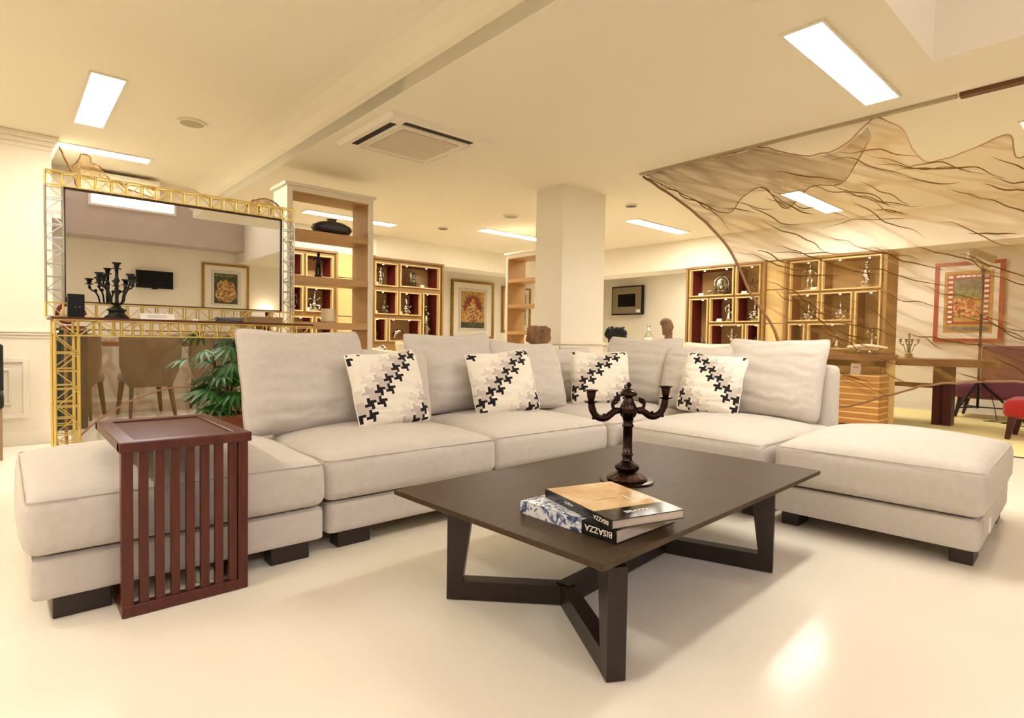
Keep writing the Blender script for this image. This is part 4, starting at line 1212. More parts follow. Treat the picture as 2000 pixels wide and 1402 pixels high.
        T(pts, [0.10+0.14*math.sin(PI*i/14) for i in range(15)])
        B(pts[-1][0], 0, pts[-1][2], 0.12); B(-0.60, 0, 0.14, 0.13)
    elif kind == 'group':
        B(0, 0, 0.34, 0.14, 0.1, 0.14); B(0, 0, 0.52, 0.10, 0.08, 0.12); B(0, 0, 0.66, 0.07); B(0.02, 0, 0.78, 0.06, 0.06, 0.09); B(0.03, 0, 0.92, 0.035, 0.035, 0.08)
        T([(-0.08, 0, 0.55), (-0.26, -0.02, 0.62), (-0.36, -0.04, 0.54)], 0.045); T([(0.08, 0, 0.55), (0.26, -0.02, 0.66), (0.30, -0.04, 0.8)], 0.045)
        T([(-0.05, 0, 0.3), (-0.26, -0.05, 0.3), (-0.2, -0.08, 0.16)], 0.07); T([(0.05, 0, 0.3), (0.22, -0.08, 0.28), (0.26, -0.08, 0.14)], 0.065)
        for i in range(7): B(0.27*math.cos(i*0.9), 0.16*math.sin(i*0.9), 0.14, 0.07)
    return mb

def figurine(label, kind, c, h, m='silver', yaw=0, base=0.26, name='figurine', cat='figurine'):
    t = thing(name, label, cat, c, (0, 0, math.radians(yaw)))
    if kind not in ('curl',):
        MB().lathe([(0.001, 0), (base*h, 0), (base*h, 0.04*h), (base*h*0.86, 0.07*h), (base*h*0.9, 0.11*h), (base*h*0.7, 0.13*h), (0.001, 0.132*h)], (0, 0, 0), 20, sy=0.75).build('base', m, t, world=False, auto=0.6)
    figure(MB(), kind, h, (0, 0, 0)).build('figure', m, t, smooth=True, world=False)
    if name == 'figurine': t.scale = (1.2, 1.2, 1.06)
    return t
figurine('dark brown standing statue on the second bookcase shelf below the vase', 'standing', (2.215, 5.25, 1.551), 0.25, 'dark_statue', 0, 0.16, 'statue', 'statue')
t = thing('lamp_shade', 'small plain cream drum lamp on the lower bookcase shelf', 'lamp', (2.30, 5.22, 1.135))
MB().lathe([(0.066, 0.012), (0.062, 0.13), (0.059, 0.13), (0.063, 0.012)], (2.30, 5.22, 1.135), 32).build('shade', 'lamp_paper', t, auto=0.6)
MB().lathe([(0.001, 0), (0.05, 0), (0.05, 0.012), (0.012, 0.014), (0.012, 0.06), (0.001, 0.06)], (2.30, 5.22, 1.135), 24).build('base', 'white_plastic', t, auto=0.6)

# ================================================================== DISPLAY CABINETS
def display_cabinet(label, axis, plane, s0, s1, niches, ztop, red_side, depth=0.42):
    """axis 'x': front faces -y at y=plane; axis 'y': front faces -x at x=plane. niches: (s_lo, s_hi, z_lo, z_hi)"""
    def bx(mb, a0, a1, d0, d1, z0, z1):
        if axis == 'x': return mb.box(a0, a1, plane+d0, plane+d1, z0, z1)
        return mb.box(plane+d0, plane+d1, a0, a1, z0, z1)
    loc = ((s0+s1)/2, plane+0.2, 0) if axis == 'x' else (plane+0.2, (s0+s1)/2, 0)
    t = thing('display_cabinet', label, 'cabinet', loc)
    ss = sorted({s0, s1} | {q for n in niches for q in n[:2]}); zs = sorted({0.0, ztop} | {q for n in niches for q in n[2:]})
    c = MB()
    for i in range(len(ss)-1):
        for j in range(len(zs)-1):
            ms_, mz_ = (ss[i]+ss[i+1])/2, (zs[j]+zs[j+1])/2
            if any(n[0] < ms_ < n[1] and n[2] < mz_ < n[3] for n in niches): continue
            bx(c, ss[i], ss[i+1], 0.03, depth, zs[j], zs[j+1])
    c.build('carcass', 'cab_brown', t)
    e = MB()
    bx(e, s0-0.03, s0, 0.0, depth, 0, ztop); bx(e, s1, s1+0.03, 0.0, depth, 0, ztop); bx(e, s0-0.03, s1+0.03, -0.01, depth, ztop, ztop+0.028)
    e.build('surround', 'cab_brown', t)
    for k in range(2):
        a, b = s0+(s1-s0)*k/2+0.01, s0+(s1-s0)*(k+1)/2-0.01
        d = MB(); bx(d, a, b, 0.008, 0.032, 0.08, 0.86); dd = d.build('door', 'cab_brown', t)
        hd = MB(); hs = b-0.04 if k == 0 else a+0.03; bx(hd, hs, hs+0.012, -0.008, 0.009, 0.5, 0.64); hd.build('handle', 'old_silver', dd)
    for n in niches:
        a0, a1, z0, z1 = n; w_ = 0.016
        l = MB()
        bx(l, a0, a1, -0.004, 0.06, z1-w_, z1); bx(l, a0, a1, -0.004, 0.06, z0, z0+w_)
        bx(l, a0, a0+w_, -0.004, 0.06, z0+w_, z1-w_); bx(l, a1-w_, a1, -0.004, 0.06, z0+w_, z1-w_)
        lo = l.build('niche', 'oak_pale', t)
        q = MB(); bx(q, a0+w_, a1-w_, 0.33, 0.335, z0+w_, z1-w_); q.build('back_panel', 'niche_back', lo)
        q = MB(); bx(q, a0+0.004, a0+w_-0.002, 0.06, 0.33, z0+w_, z1-w_); q.build('side_panel', 'niche_red', lo)
        q = MB(); bx(q, a1-w_+0.002, a1-0.004, 0.06, 0.33, z0+w_, z1-w_); q.build('side_panel', 'niche_red', lo)
        q = MB(); bx(q, a0+0.004, a1-0.004, 0.06, 0.33, z0+0.002, z0+w_-0.001); q.build('niche_floor', 'niche_back', lo)
        q = MB(); bx(q, a0+0.004, a1-0.004, 0.06, 0.33, z1-w_+0.001, z1-0.002); q.build('niche_roof', 'niche_red', lo)
        ns = 2 if a1-a0 > 0.5 else 1
        for k in range(ns):
            sc_ = a0+(a1-a0)*(k+0.5)/ns
            cc = (sc_, plane+0.12, z1-w_-0.004) if axis == 'x' else (plane+0.12, sc_, z1-w_-0.004)
            MB().lathe([(0.001, 0.0), (0.011, 0.0), (0.011, 0.005), (0.001, 0.005)], cc, 10).build('spotlight', 'spot_glow', lo)
    return t
NL1 = [(4.18, 4.57, 1.79, 2.14), (4.61, 5.34, 1.80, 2.15), (4.18, 4.57, 1.36, 1.72), (4.60, 4.99, 1.36, 1.72), (5.03, 5.34, 0.95, 1.73), (4.18, 4.39, 0.95, 1.30), (4.42, 4.99, 0.95, 1.30)]
NL2 = [(2.45, 3.09, 1.83, 2.14), (3.13, 3.52, 1.83, 2.14), (2.72, 3.09, 1.35, 1.69), (3.13, 3.52, 1.35, 1.69), (2.45, 2.68, 0.95, 1.69), (2.72, 3.23, 0.95, 1.28), (3.27, 3.52, 0.95, 1.28)]
NR1 = [(3.98, 4.66, 1.68, 2.08), (3.60, 3.95, 1.68, 2.08), (4.36, 4.66, 0.95, 1.65), (3.97, 4.33, 1.30, 1.65), (3.60, 3.94, 1.30, 1.65), (3.82, 4.33, 0.95, 1.27), (3.60, 3.79, 0.95, 1.27)]
NR2 = [(2.85, 3.21, 1.68, 2.07), (2.17, 2.82, 1.68, 2.07), (2.85, 3.21, 1.30, 1.65), (2.47, 2.82, 1.30, 1.65), (2.17, 2.44, 0.95, 1.65), (3.01, 3.21, 0.95, 1.27), (2.47, 2.97, 0.95, 1.27)]
display_cabinet('wooden display cabinet with red niches left of the gold framed picture', 'x', 7.82, 4.15, 5.39, NL1, 2.19, 'hi')
display_cabinet('wooden display cabinet with red niches seen through the open bookcase', 'x', 7.82, 2.42, 3.56, NL2, 2.19, 'hi')
display_cabinet('wooden display cabinet with red niches left of the gauze edge', 'y', 7.65, 3.57, 4.69, NR1, 2.09, 'lo')
display_cabinet('wooden display cabinet with red niches entirely behind the gauze', 'y', 7.65, 2.14, 3.25, NR2, 2.09, 'lo')
t = thing('oak_panelling', 'pale oak panels between the two cabinets on the left back wall', 'panelling', (3.86, 7.95, 0))
for z0, z1 in ((0, 0.78), (0.79, 1.30), (1.31, 1.86), (1.87, 2.21)): MB().bbox(3.60, 4.11, 7.86, 8.1, z0, z1, 0.003).build('panel', 'oak_pale', t)
t = thing('oak_panelling', 'pale oak panels between the two cabinets on the right, behind the gauze edge', 'panelling', (7.75, 3.41, 0))
for z0, z1 in ((0, 0.78), (0.79, 1.27), (1.28, 1.72), (1.73, 2.10)): MB().bbox(7.69, 7.9, 3.29, 3.53, z0, z1, 0.003).build('panel', 'oak_pale', t)

YL, XR = 8.0, 7.83
fl = 0.0155
def figL(label, kind, x, z0, h, m='silver', yaw=15, base=0.26): figurine(label, kind, (x, YL, z0+fl), h, m, yaw, base)
def figR(label, kind, y, z0, h, m='silver', yaw=-70, base=0.26): figurine(label, kind, (XR, y, z0+fl), h, m, yaw, base)
figL('slim silver standing figurine in the top left niche beside the bookcase post', 'standing', 4.36, 1.79, 0.27, base=0.2)
figL('round ornate silver plaque figurine in the wide niche left of the gold framed picture', 'plaque', 4.95, 1.80, 0.25, 'old_silver', 30)
figL('small dull silver seated figurine in the middle left niche beside the bookcase post', 'seated', 4.43, 1.36, 0.22, 'old_silver')
figL('silver seated figurine in the centre niche of the left back cabinet', 'seated', 4.82, 1.36, 0.25)
figL('tall twisted silver figurine in the narrow niche nearest the gold framed picture', 'tall', 5.19, 0.95, 0.58, 'old_silver')
figL('curved silver ornament in the bottom niche above the cream cushions', 'curl', 4.70, 0.98, 0.15)
figL('small silver spire in the bottom left niche beside the bookcase post', 'spire', 4.29, 0.95, 0.2)
figL('silver group figurine in the niche seen between bookcase shelves', 'group', 3.32, 1.35, 0.27, 'silver', 10, 0.34)
figL('dull brass seated figurine in the niche just right of the mirror frame', 'plaque', 3.0, 1.35, 0.24, 'old_silver', 10)
figR('arched silver plaque figurine in the wide top niche left of the gauze edge', 'plaque', 4.25, 1.68, 0.27, 'old_silver')
figR('little silver crouching animal beside the arched plaque figurine', 'curl', 4.42, 1.70, 0.07)
figR('dark figurine behind the gauze hem in the top niche', 'group', 3.79, 1.68, 0.24, 'dark_statue')
figR('silver lady figurine in the middle niche left of the gauze edge', 'lady', 4.12, 1.30, 0.25)
figR('bright silver seated figurine in the niche right of the silver lady', 'seated', 3.74, 1.30, 0.25)
figR('tall silver spire ornament in the bottom niche below the silver lady', 'spire', 4.07, 0.95, 0.28)
figR('small silver spire in the lowest narrow niche by the gauze edge', 'spire', 3.69, 0.95, 0.2)
figR('small brass ball ornament in the tall narrow niche at the left', 'group', 4.49, 0.95, 0.16, 'old_silver')
figR('slim silver figurine behind gauze in the upper left niche of the far right cabinet', 'standing', 3.03, 1.68, 0.33)
figR('tall silver figurine behind gauze in the wide top niche of the far right cabinet', 'tall', 2.38, 1.68, 0.33)
figR('silver seated figurine behind gauze in the left middle niche of the far right cabinet', 'seated', 3.03, 1.30, 0.21)
figR('silver cross-legged figurine behind gauze in the central niche of the far right cabinet', 'seated', 2.65, 1.30, 0.22)
figR('small figurine behind gauze in the tall narrow niche of the far right cabinet', 'lady', 2.29, 0.95, 0.25, 'old_silver')
figR('silver standing figurine behind gauze in the bottom niche above the right sofa cushion', 'lady', 2.68, 0.95, 0.18)
# white price cards in the niches
def cardL(label, x, z): sign_card(label, x, 7.89, z+fl, 0.065, 0.045, 0.015, lines=0)
def cardR(label, y, z): sign_card(label, 7.72, y, z+fl, 0.075, 0.04, 0.015, lines=0, rz=-PI/2)
cardL('tiny white card beside the slim standing figurine, left back cabinet', 4.24, 1.79)
cardL('tiny white card right of the round ornate plaque, left back cabinet', 5.06, 1.80)
cardL('tiny white card beside the dull silver seated figurine', 4.23, 1.36)
cardL('tiny white card in the centre niche of the left back cabinet', 4.66, 1.36)
cardL('tiny white card beside the silver group seen through the bookcase', 3.18, 1.35)
cardR('tiny white card at the left of the wide top niche with the arched plaque', 4.52, 1.68)
cardR('tiny white card in the niche with the dark figurine by the gauze', 3.86, 1.68)
cardR('tiny white card at the feet of the silver lady figurine', 4.22, 1.30)
cardR('tiny white card behind gauze under the slim figurine', 2.94, 1.68)

# ================================================================== PICTURES AND SCREENS
def frame_box(mp, a0, a1, z0, z1, wd, d0, d1):
    mb = MB()
    for (p0, p1, q0, q1) in ((a0, a1, z1-wd, z1), (a0, a1, z0, z0+wd), (a0, a0+wd, z0+wd, z1-wd), (a1-wd, a1, z0+wd, z1-wd)):
        mp(mb, p0, p1, d0, d1, q0, q1)
    return mb
def picture(label, axis, plane, a0, a1, z0, z1, fm, fw_, img, depth=0.05, sign=-1):
    """hung on the wall at plane; sign=-1: wall lies at +d behind the picture"""
    def mp(mb, p0, p1, d0, d1, q0, q1):
        u, v = plane+sign*d0, plane+sign*d1
        u, v = min(u, v), max(u, v)
        return mb.box(p0, p1, u, v, q0, q1) if axis == 'x' else mb.box(u, v, p0, p1, q0, q1)
    def el(c, z, ru, rv, d, m, name, par, n=20):
        U = (1, 0, 0) if axis == 'x' else (0, 1, 0)
        o = (c, plane+sign*d, z) if axis == 'x' else (plane+sign*d, c, z)
        MB().disc(o, ru, rv, U, (0, 0, 1), n).build(name, m, par)
    loc = ((a0+a1)/2, plane, z0) if axis == 'x' else (plane, (a0+a1)/2, z0)
    t = thing('framed_picture', label, 'picture', loc)
    frame_box(mp, a0, a1, z0, z1, fw_, 0.0, depth).build('frame', fm, t)
    mb = MB(); mp(mb, a0+fw_*0.5, a1-fw_*0.5, 0.005, depth*0.5, z0+fw_*0.5, z1-fw_*0.5); mb.build('mat_board', 'mat_board', t)
    W, Hh = a1-a0, z1-z0
    img(t, mp, el, a0, a1, z0, z1, W, Hh, depth*0.5)
    return t
def img_arch(t, mp, el, a0, a1, z0, z1, W, H, d):
    for k, e in enumerate((0.0, 0.022)):
        frame_box(mp, a0+W*(0.17+e), a1-W*(0.17+e), z0+H*(0.135+e), z1-H*(0.135+e), 0.005, d-0.001, d+0.002).build('mount_line', 'line_brown', t)
    x0, x1, y0, y1 = a0+W*0.22, a1-W*0.22, z0+H*0.18, z1-H*0.18
    mb = MB(); mp(mb, x0, x1, d-0.001, d+0.003, y0, y1); im = mb.build('painted_sheet', 'paint_ochre', t)
    c = (x0+x1)/2; w_, h_ = x1-x0, y1-y0
    mb = MB(); mp(mb, x0, x1, d, d+0.0035, y0, y0+h_*0.16); mb.build('painted_ground', 'paint_dark', im)
    for i in range(9):
        a = PI*(0.02+0.96*i/8); el(c+math.cos(a)*w_*0.41, y0+h_*0.55+math.sin(a)*h_*0.36, w_*0.055, w_*0.055, d+0.0042, 'paint_green', 'painted_leaf', im, 10)
    el(c, y0+h_*0.52, w_*0.38, h_*0.37, d+0.0046, 'paint_red', 'painted_arch', im)
    el(c, y0+h_*0.36, w_*0.40, h_*0.18, d+0.0050, 'paint_gold', 'painted_skirt', im)
    el(c-w_*0.05, y0+h_*0.50, w_*0.22, h_*0.20, d+0.0054, 'paint_gold', 'painted_robe', im)
    el(c, y0+h_*0.72, w_*0.08, h_*0.08, d+0.0058, 'paint_ochre', 'painted_head', im)
def img_two(t, mp, el, a0, a1, z0, z1, W, H, d):
    for k, e in enumerate((0.0, 0.03)):
        frame_box(mp, a0+W*(0.19+e), a1-W*(0.19+e), z0+H*(0.12+e), z1-H*(0.14+e), 0.005, d-0.001, d+0.002).build('mount_line', 'line_brown', t)
    x0, x1, y0, y1 = a0+W*0.25, a1-W*0.25, z0+H*0.16, z1-H*0.20
    mb = MB(); mp(mb, x0, x1, d-0.001, d+0.003, y0, y1); im = mb.build('painted_sheet', 'paint_dark', t)
    c = (x0+x1)/2; w_, h_ = x1-x0, y1-y0
    el(c, y0+h_*0.32, w_*0.46, h_*0.28, d+0.004, 'paint_gold', 'painted_robe', im)
    el(c-w_*0.22, y0+h_*0.58, w_*0.16, h_*0.18, d+0.0045, 'paint_gold', 'painted_figure', im)
    el(c+w_*0.24, y0+h_*0.56, w_*0.14, h_*0.18, d+0.0045, 'paint_gold', 'painted_figure', im)
    el(c, y0+h_*0.66, w_*0.12, h_*0.14, d+0.005, 'paint_ochre', 'painted_head', im)
    for i in range(5): el(x0+w_*(0.1+0.2*i), y0+h_*0.93, w_*0.09, h_*0.045, d+0.004, 'paint_green', 'painted_garland', im, 10)
def img_side(t, mp, el, a0, a1, z0, z1, W, H, d):
    frame_box(mp, a0+W*0.12, a1-W*0.12, z0+H*0.10, z1-H*0.10, 0.006, d-0.001, d+0.002).build('mount_line', 'line_brown', t)
    x0, x1, y0, y1 = a0+W*0.16, a1-W*0.16, z0+H*0.16, z1-H*0.14
    mb = MB(); mp(mb, x0, x1, d-0.001, d+0.003, y0, y1); im = mb.build('painted_sheet', 'paint_green', t)
    el((x0+x1)/2, (y0+y1)/2, W*0.24, H*0.26, d+0.004, 'paint_red', 'painted_robe', im)
    el((x0+x1)/2, y0+H*0.5, W*0.12, H*0.14, d+0.0045, 'paint_gold', 'painted_figure', im)
def img_border(t, mp, el, a0, a1, z0, z1, W, H, d):
    g0, g1, h0, h1 = a0+W*0.145, a1-W*0.145, z0+H*0.115, z1-H*0.115
    mb = MB(); mp(mb, g0, g1, d-0.001, d+0.003, h0, h1); im = mb.build('ochre_border', 'paint_ochre', t)
    w_, h_ = g1-g0, h1-h0
    r0_, r1_, q0, q1 = g0+w_*0.07, g1-w_*0.07, h0+h_*0.14, h1-h_*0.05
    mb = MB(); mp(mb, r0_, r1_, d, d+0.004, q0, q1); mb.build('red_border', 'red_frame', im)
    mb = MB(); mp(mb, r0_, r1_, d, d+0.0042, h0+h_*0.03, h0+h_*0.10); mb.build('painted_ground', 'paint_grey', im)
    nb = 10
    for i in range(nb):
        z = q0+(q1-q0)*(i+0.5)/nb
        for a in (r0_+w_*0.02, r1_-w_*0.11):
            mb = MB(); mp(mb, a, a+w_*0.09, d, d+0.005, z-h_*0.018, z+h_*0.018); mb.build('white_dash', 'card', im)
    for i in range(5):
        a = r0_+w_*0.17+(r1_-r0_-w_*0.34)*(i+0.5)/5
        mb = MB(); mp(mb, a-w_*0.045, a+w_*0.045, d, d+0.005, q1-h_*0.05, q1-h_*0.018); mb.build('white_dash', 'card', im)
    i0, i1, j0, j1 = r0_+w_*0.14, r1_-w_*0.14, q0+h_*0.04, q1-h_*0.075
    mb = MB(); mp(mb, i0, i1, d, d+0.0052, j0, j1); mb.build('painted_grove', 'paint_green', im)
    mb = MB(); mp(mb, i0, i1, d, d+0.0056, j0+(j1-j0)*0.12, j0+(j1-j0)*0.55); mb.build('painted_crowd', 'paint_crowd', im)
    mb = MB(); mp(mb, i0, i1, d, d+0.0056, j1-(j1-j0)*0.2, j1); mb.build('painted_sky', 'paint_grey', im)
    mb = MB(); mp(mb, i0, i1, d, d+0.0060, j0, j0+(j1-j0)*0.1); mb.build('painted_path', 'paint_ochre', im)
    cc = (i0+i1)/2
    el(cc-(i1-i0)*0.1, j0+(j1-j0)*0.42, (i1-i0)*0.13, (j1-j0)*0.12, d+0.0064, 'red_frame', 'painted_dress', im)
    el(cc-(i1-i0)*0.36, j0+(j1-j0)*0.42, (i1-i0)*0.08, (j1-j0)*0.10, d+0.0064, 'paint_ochre', 'painted_dress', im)
picture('gold framed arch painting hanging between the left back cabinet and the oak bookcase', 'x', 9.3, 6.61, 7.69, 1.02, 2.18, 'gold_frame', 0.045, img_arch)
picture('gold framed picture mostly hidden behind the half hidden bookcase', 'x', 9.3, 7.93, 8.75, 1.16, 2.14, 'gold_frame', 0.045, img_side)
picture('red framed painting with a red and white dashed border behind the gauze', 'y', 11.2, 1.555, 2.41, 1.08, 2.325, 'red_frame', 0.055, img_border)
picture('gold framed picture on the wall behind the viewer, seen in the mirror', 'x', -3.9, 3.12, 4.05, 1.52, 2.52, 'gold_frame', 0.045, img_two, sign=1)

def screen(label, name, axis, plane, a0, a1, z0, z1, sign, framed):
    def mp(mb, p0, p1, d0, d1, q0, q1):
        u, v = plane+sign*d0, plane+sign*d1; u, v = min(u, v), max(u, v)
        return mb.box(p0, p1, u, v, q0, q1) if axis == 'x' else mb.box(u, v, p0, p1, q0, q1)
    loc = ((a0+a1)/2, plane, z0) if axis == 'x' else (plane, (a0+a1)/2, z0)
    t = thing(name, label, 'television', loc)
    W, H = a1-a0, z1-z0
    mb = MB(); mp(mb, a0, a1, 0.07, 0.14, z0, z1); mb.build('casing', 'black_plastic', t)
    mb = MB(); mp(mb, a0+W*0.35, a1-W*0.35, 0.0, 0.07, z0+H*0.3, z1-H*0.3); mb.build('bracket', 'black_plastic', t)
    if framed:
        mb = frame_box(mp, a0+0.03, a1-0.03, z0+0.03, z1-0.03, 0.16, 0.139, 0.152); mb.build('surround', 'taupe_metal', t)
        mb = MB(); mp(mb, a0+0.19, a1-0.19, 0.139, 0.145, z0+0.19-0.02, z1-0.17); mb.build('screen', 'black_glass', t)
        mb = MB(); mp(mb, a0+0.05, a0+0.16, 0.152, 0.154, z0+0.05, z0+0.12); mb.build('sticker', 'card', t)
    else:
        mb = MB(); mp(mb, a0+0.02, a1-0.02, 0.139, 0.143, z0+0.035, z1-0.02); mb.build('screen', 'black_glass', t)
        mb = MB(); mp(mb, (a0+a1)/2-0.05, (a0+a1)/2+0.05, 0.10, 0.135, z0-0.02, z0+0.002); mb.build('foot', 'black_plastic', t)
screen('wall television set in a taupe frame right of the square column', 'framed_television', 'y', 11.195, 7.95, 8.84, 1.64, 2.32, -1, True)
screen('black wall television behind the viewer, seen in the mirror', 'wall_television', 'x', -3.898, 1.94, 2.57, 1.91, 2.25, 1, False)
# little lamp on a wall shelf behind the viewer, seen in the mirror
t = thing('wall_shelf', 'white wall shelf behind the viewer carrying the pleated lamp', 'shelf', (4.35, -3.75, 1.40))
MB().bbox(4.25, 4.85, -3.9, -3.62, 1.40, 1.44, 0.004).build('board', 'panel_paint', t)
MB().box(4.33, 4.36, -3.9, -3.7, 1.30, 1.40).box(4.74, 4.77, -3.9, -3.7, 1.30, 1.40).build('bracket', 'panel_paint', t)
t = thing('table_lamp', 'small glowing pleated table lamp seen in the mirror', 'lamp', (4.40, -3.75, 1.44))
MB().lathe([(0.001, 0), (0.05, 0), (0.045, 0.012), (0.012, 0.02), (0.012, 0.14), (0.001, 0.14)], (4.40, -3.75, 1.44), 20).build('base', 'gold_frame', t, auto=0.7)
MB().lathe([(0.13, 0.10), (0.085, 0.24), (0.08, 0.24), (0.125, 0.10)], (4.40, -3.75, 1.44), 60, 0.02, 20).build('shade', 'shade_glow', t)
t = thing('light_switch', 'white switch plate on the wall left of the right hand cabinets', 'switch', (11.2, 6.95, 1.03))
MB().bbox(11.19, 11.2, 6.86, 7.02, 1.0, 1.2, 0.003).build('plate', 'switch_white', t)
for k in range(2): MB().bbox(11.185, 11.191, 6.885+0.06*k, 6.93+0.06*k, 1.05, 1.15, 0.002).build('rocker', 'switch_white', t)

# ================================================================== THINGS BEHIND THE SOFA
t = thing('sideboard', 'low cream sideboard behind the corner of the sofa', 'sideboard', (6.0, 4.15, 0))
MB().bbox(5.25, 6.75, 3.85, 4.60, 0.06, 0.955, 0.006).build('body', 'panel_paint', t)
MB().bbox(5.22, 6.78, 3.82, 4.63, 0.955, 0.985, 0.005).build('top', 'panel_paint', t)
for k in range(3): MB().bbox(5.27+0.49*k, 5.74+0.49*k, 3.835, 3.852, 0.1, 0.93, 0.004).build('door', 'panel_paint', t)
for x in (5.3, 6.65): MB().bbox(x, x+0.06, 3.9, 4.55, 0, 0.062, 0.003).build('foot', 'dark_foot', t)
t = thing('black_sculpture', 'knobbly black sculpture right of the square column', 'sculpture', (5.60, 4.40, 0.985))
b = MB()
for i in range(26):
    u = i/25
    b.ball((5.60-0.075+0.15*u*0.9+0.02*nz((i*2.3, 1, 0)), 4.40+0.07-0.14*u, 1.09+0.06*nz((i*1.7, 4, 0))+0.03*math.sin(i)), (0.042, 0.042, 0.05), 8, 5)
for i in range(6): b.bar((5.55+0.02*i, 4.45-0.02*i, 1.10), (5.54+0.026*i, 4.46-0.024*i, 1.18+0.02*nz((i*3.3, 0, 2))), 0.014, 5)
b.build('lumps', 'black_plastic', t, smooth=True)
MB().bbox(5.53, 5.68, 4.33, 4.47, 0.985, 1.05, 0.006).build('plinth', 'black_plastic', t)
t = thing('clay_bust', 'reddish brown clay head on a long neck behind the sofa corner', 'sculpture', (6.07, 3.97, 0.985))
b = MB()
b.lathe([(0.075, 0.0), (0.075, 0.02), (0.05, 0.04), (0.045, 0.10), (0.05, 0.14)], (6.07, 3.97, 0.985), 20)
b.ball((6.06, 3.98, 1.19), (0.075, 0.065, 0.095), 14, 9); b.ball((6.055, 4.0, 1.24), (0.075, 0.07, 0.06), 12, 8)
b.ball((6.015, 4.01, 1.185), 0.02); b.ball((6.02, 4.005, 1.14), (0.022, 0.022, 0.014)); b.ball((6.09, 3.93, 1.19), (0.02, 0.012, 0.03)); b.ball((6.03, 4.0, 1.115), 0.03)
b.build('head', 'clay_bust', t, smooth=True)
MB().bbox(6.0, 6.14, 3.90, 4.04, 0.985, 1.0, 0.003).build('plinth', 'clay_bust', t)
t = thing('glass_bottle', 'clear narrow-necked glass bottle left of the clay head', 'bottle', (5.90, 4.14, 0.985))
MB().lathe([(0.001, 0), (0.06, 0), (0.062, 0.02), (0.05, 0.08), (0.018, 0.14), (0.014, 0.21), (0.02, 0.22), (0.012, 0.22), (0.010, 0.14), (0.044, 0.078), (0.056, 0.02), (0.001, 0.006)], (5.90, 4.14, 0.985), 24).build('glass', 'clear_glass', t, smooth=True)
MB().lathe([(0.010, 0.20), (0.0135, 0.215), (0.016, 0.23), (0.001, 0.235)], (5.90, 4.14, 0.985), 16).build('stopper', 'clear_glass', t, smooth=True)
# stone on a plinth behind the back of the sofa
t = thing('stone_plinth', 'slim cream plinth behind the sofa carrying the brown stone', 'plinth', (3.80, 3.93, 0))
MB().bbox(3.68, 3.93, 3.80, 4.05, 0.0, 0.92, 0.004).build('shaft', 'panel_paint', t)
MB().bbox(3.66, 3.95, 3.78, 4.07, 0.92, 0.955, 0.004).build('cap', 'panel_paint', t)
b = softbox(3.70, 3.915, 3.84, 3.99, 0.955, 1.14, 0.045, 0.0, 12, 4, 0.0)
b.v = [(x+0.035*nz((x*18, y*18, z*18))-0.02*(z-1.05)*3, y+0.035*nz((x*18+5, y*18, z*18)), max(0.9551, z-0.05*max(0, 1-abs(x-3.82)/0.025)*(z > 1.08)+0.012*nz((x*30, y*30, z*30))*(z > 0.98))) for x, y, z in b.v]
o = b.build('brown_stone', 'rock', None, smooth=True); tag(o, 'split brown stone left of the square column', 'stone')
# second, cream sofa with its own cushions farther back
t = thing('cream_sofa', 'cream sofa farther back, mostly hidden behind the long beige sofa', 'sofa', (3.5, 5.9, 0))
softbox(2.95, 4.35, 5.45, 6.25, 0.08, 0.44, 0.04, 0.02, 10, 2, 0.002).build('seat', 'cream_cloth', t, smooth=True)
softbox(2.95, 4.35, 6.13, 6.33, 0.08, 0.84, 0.05, 0.0, 10, 3, 0.002).build('back_frame', 'cream_cloth', t, smooth=True)
for x in (3.02, 4.2):
    for y in (5.5, 6.2): MB().bbox(x, x+0.08, y, y+0.08, 0, 0.085, 0.003).build('foot', 'dark_foot', t)
cushion('pale yellow cushion top showing right of the white bookcase post', (3.22, 5.86, 0.46), 0.46, 0.46, 0.15, 5, 18, 8, 31, m='cream_cloth', pipe='cream_cloth', n=20)
cushion('small black and white cushion corner showing behind the pale yellow one', (3.33, 6.02, 0.47), 0.42, 0.44, 0.12, 10, 12, -14, 33, pattern=(2, 2), pipe='p_cream', n=54)
cushion('cream cushion showing between the pale yellow one and the beige back cushion', (3.66, 5.75, 0.46), 0.56, 0.52, 0.18, -4, 14, 3, 32, m='cream_cloth', pipe='cream_cloth', n=20)
t = thing('cream_sofa', 'cream armchair behind the right run of the beige sofa, mostly hidden', 'armchair', (5.5, 3.1, 0))
softbox(5.05, 5.85, 2.62, 3.62, 0.08, 0.46, 0.04, 0.02, 10, 2, 0.002).build('seat', 'cream_cloth', t, smooth=True)
softbox(5.72, 5.92, 2.62, 3.62, 0.08, 0.82, 0.05, 0.0, 10, 3, 0.002).build('back_frame', 'cream_cloth', t, smooth=True)
for x in (5.1, 5.75):
    for y in (2.68, 3.5): MB().bbox(x, x+0.08, y, y+0.08, 0, 0.085, 0.003).build('foot', 'dark_foot', t)
cushion('white cushion edge showing above the fourth patterned cushion', (5.52, 3.12, 0.47), 0.72, 0.57, 0.18, -84, 14, 0, 34, m='white_cloth', pipe='white_cloth', n=20)

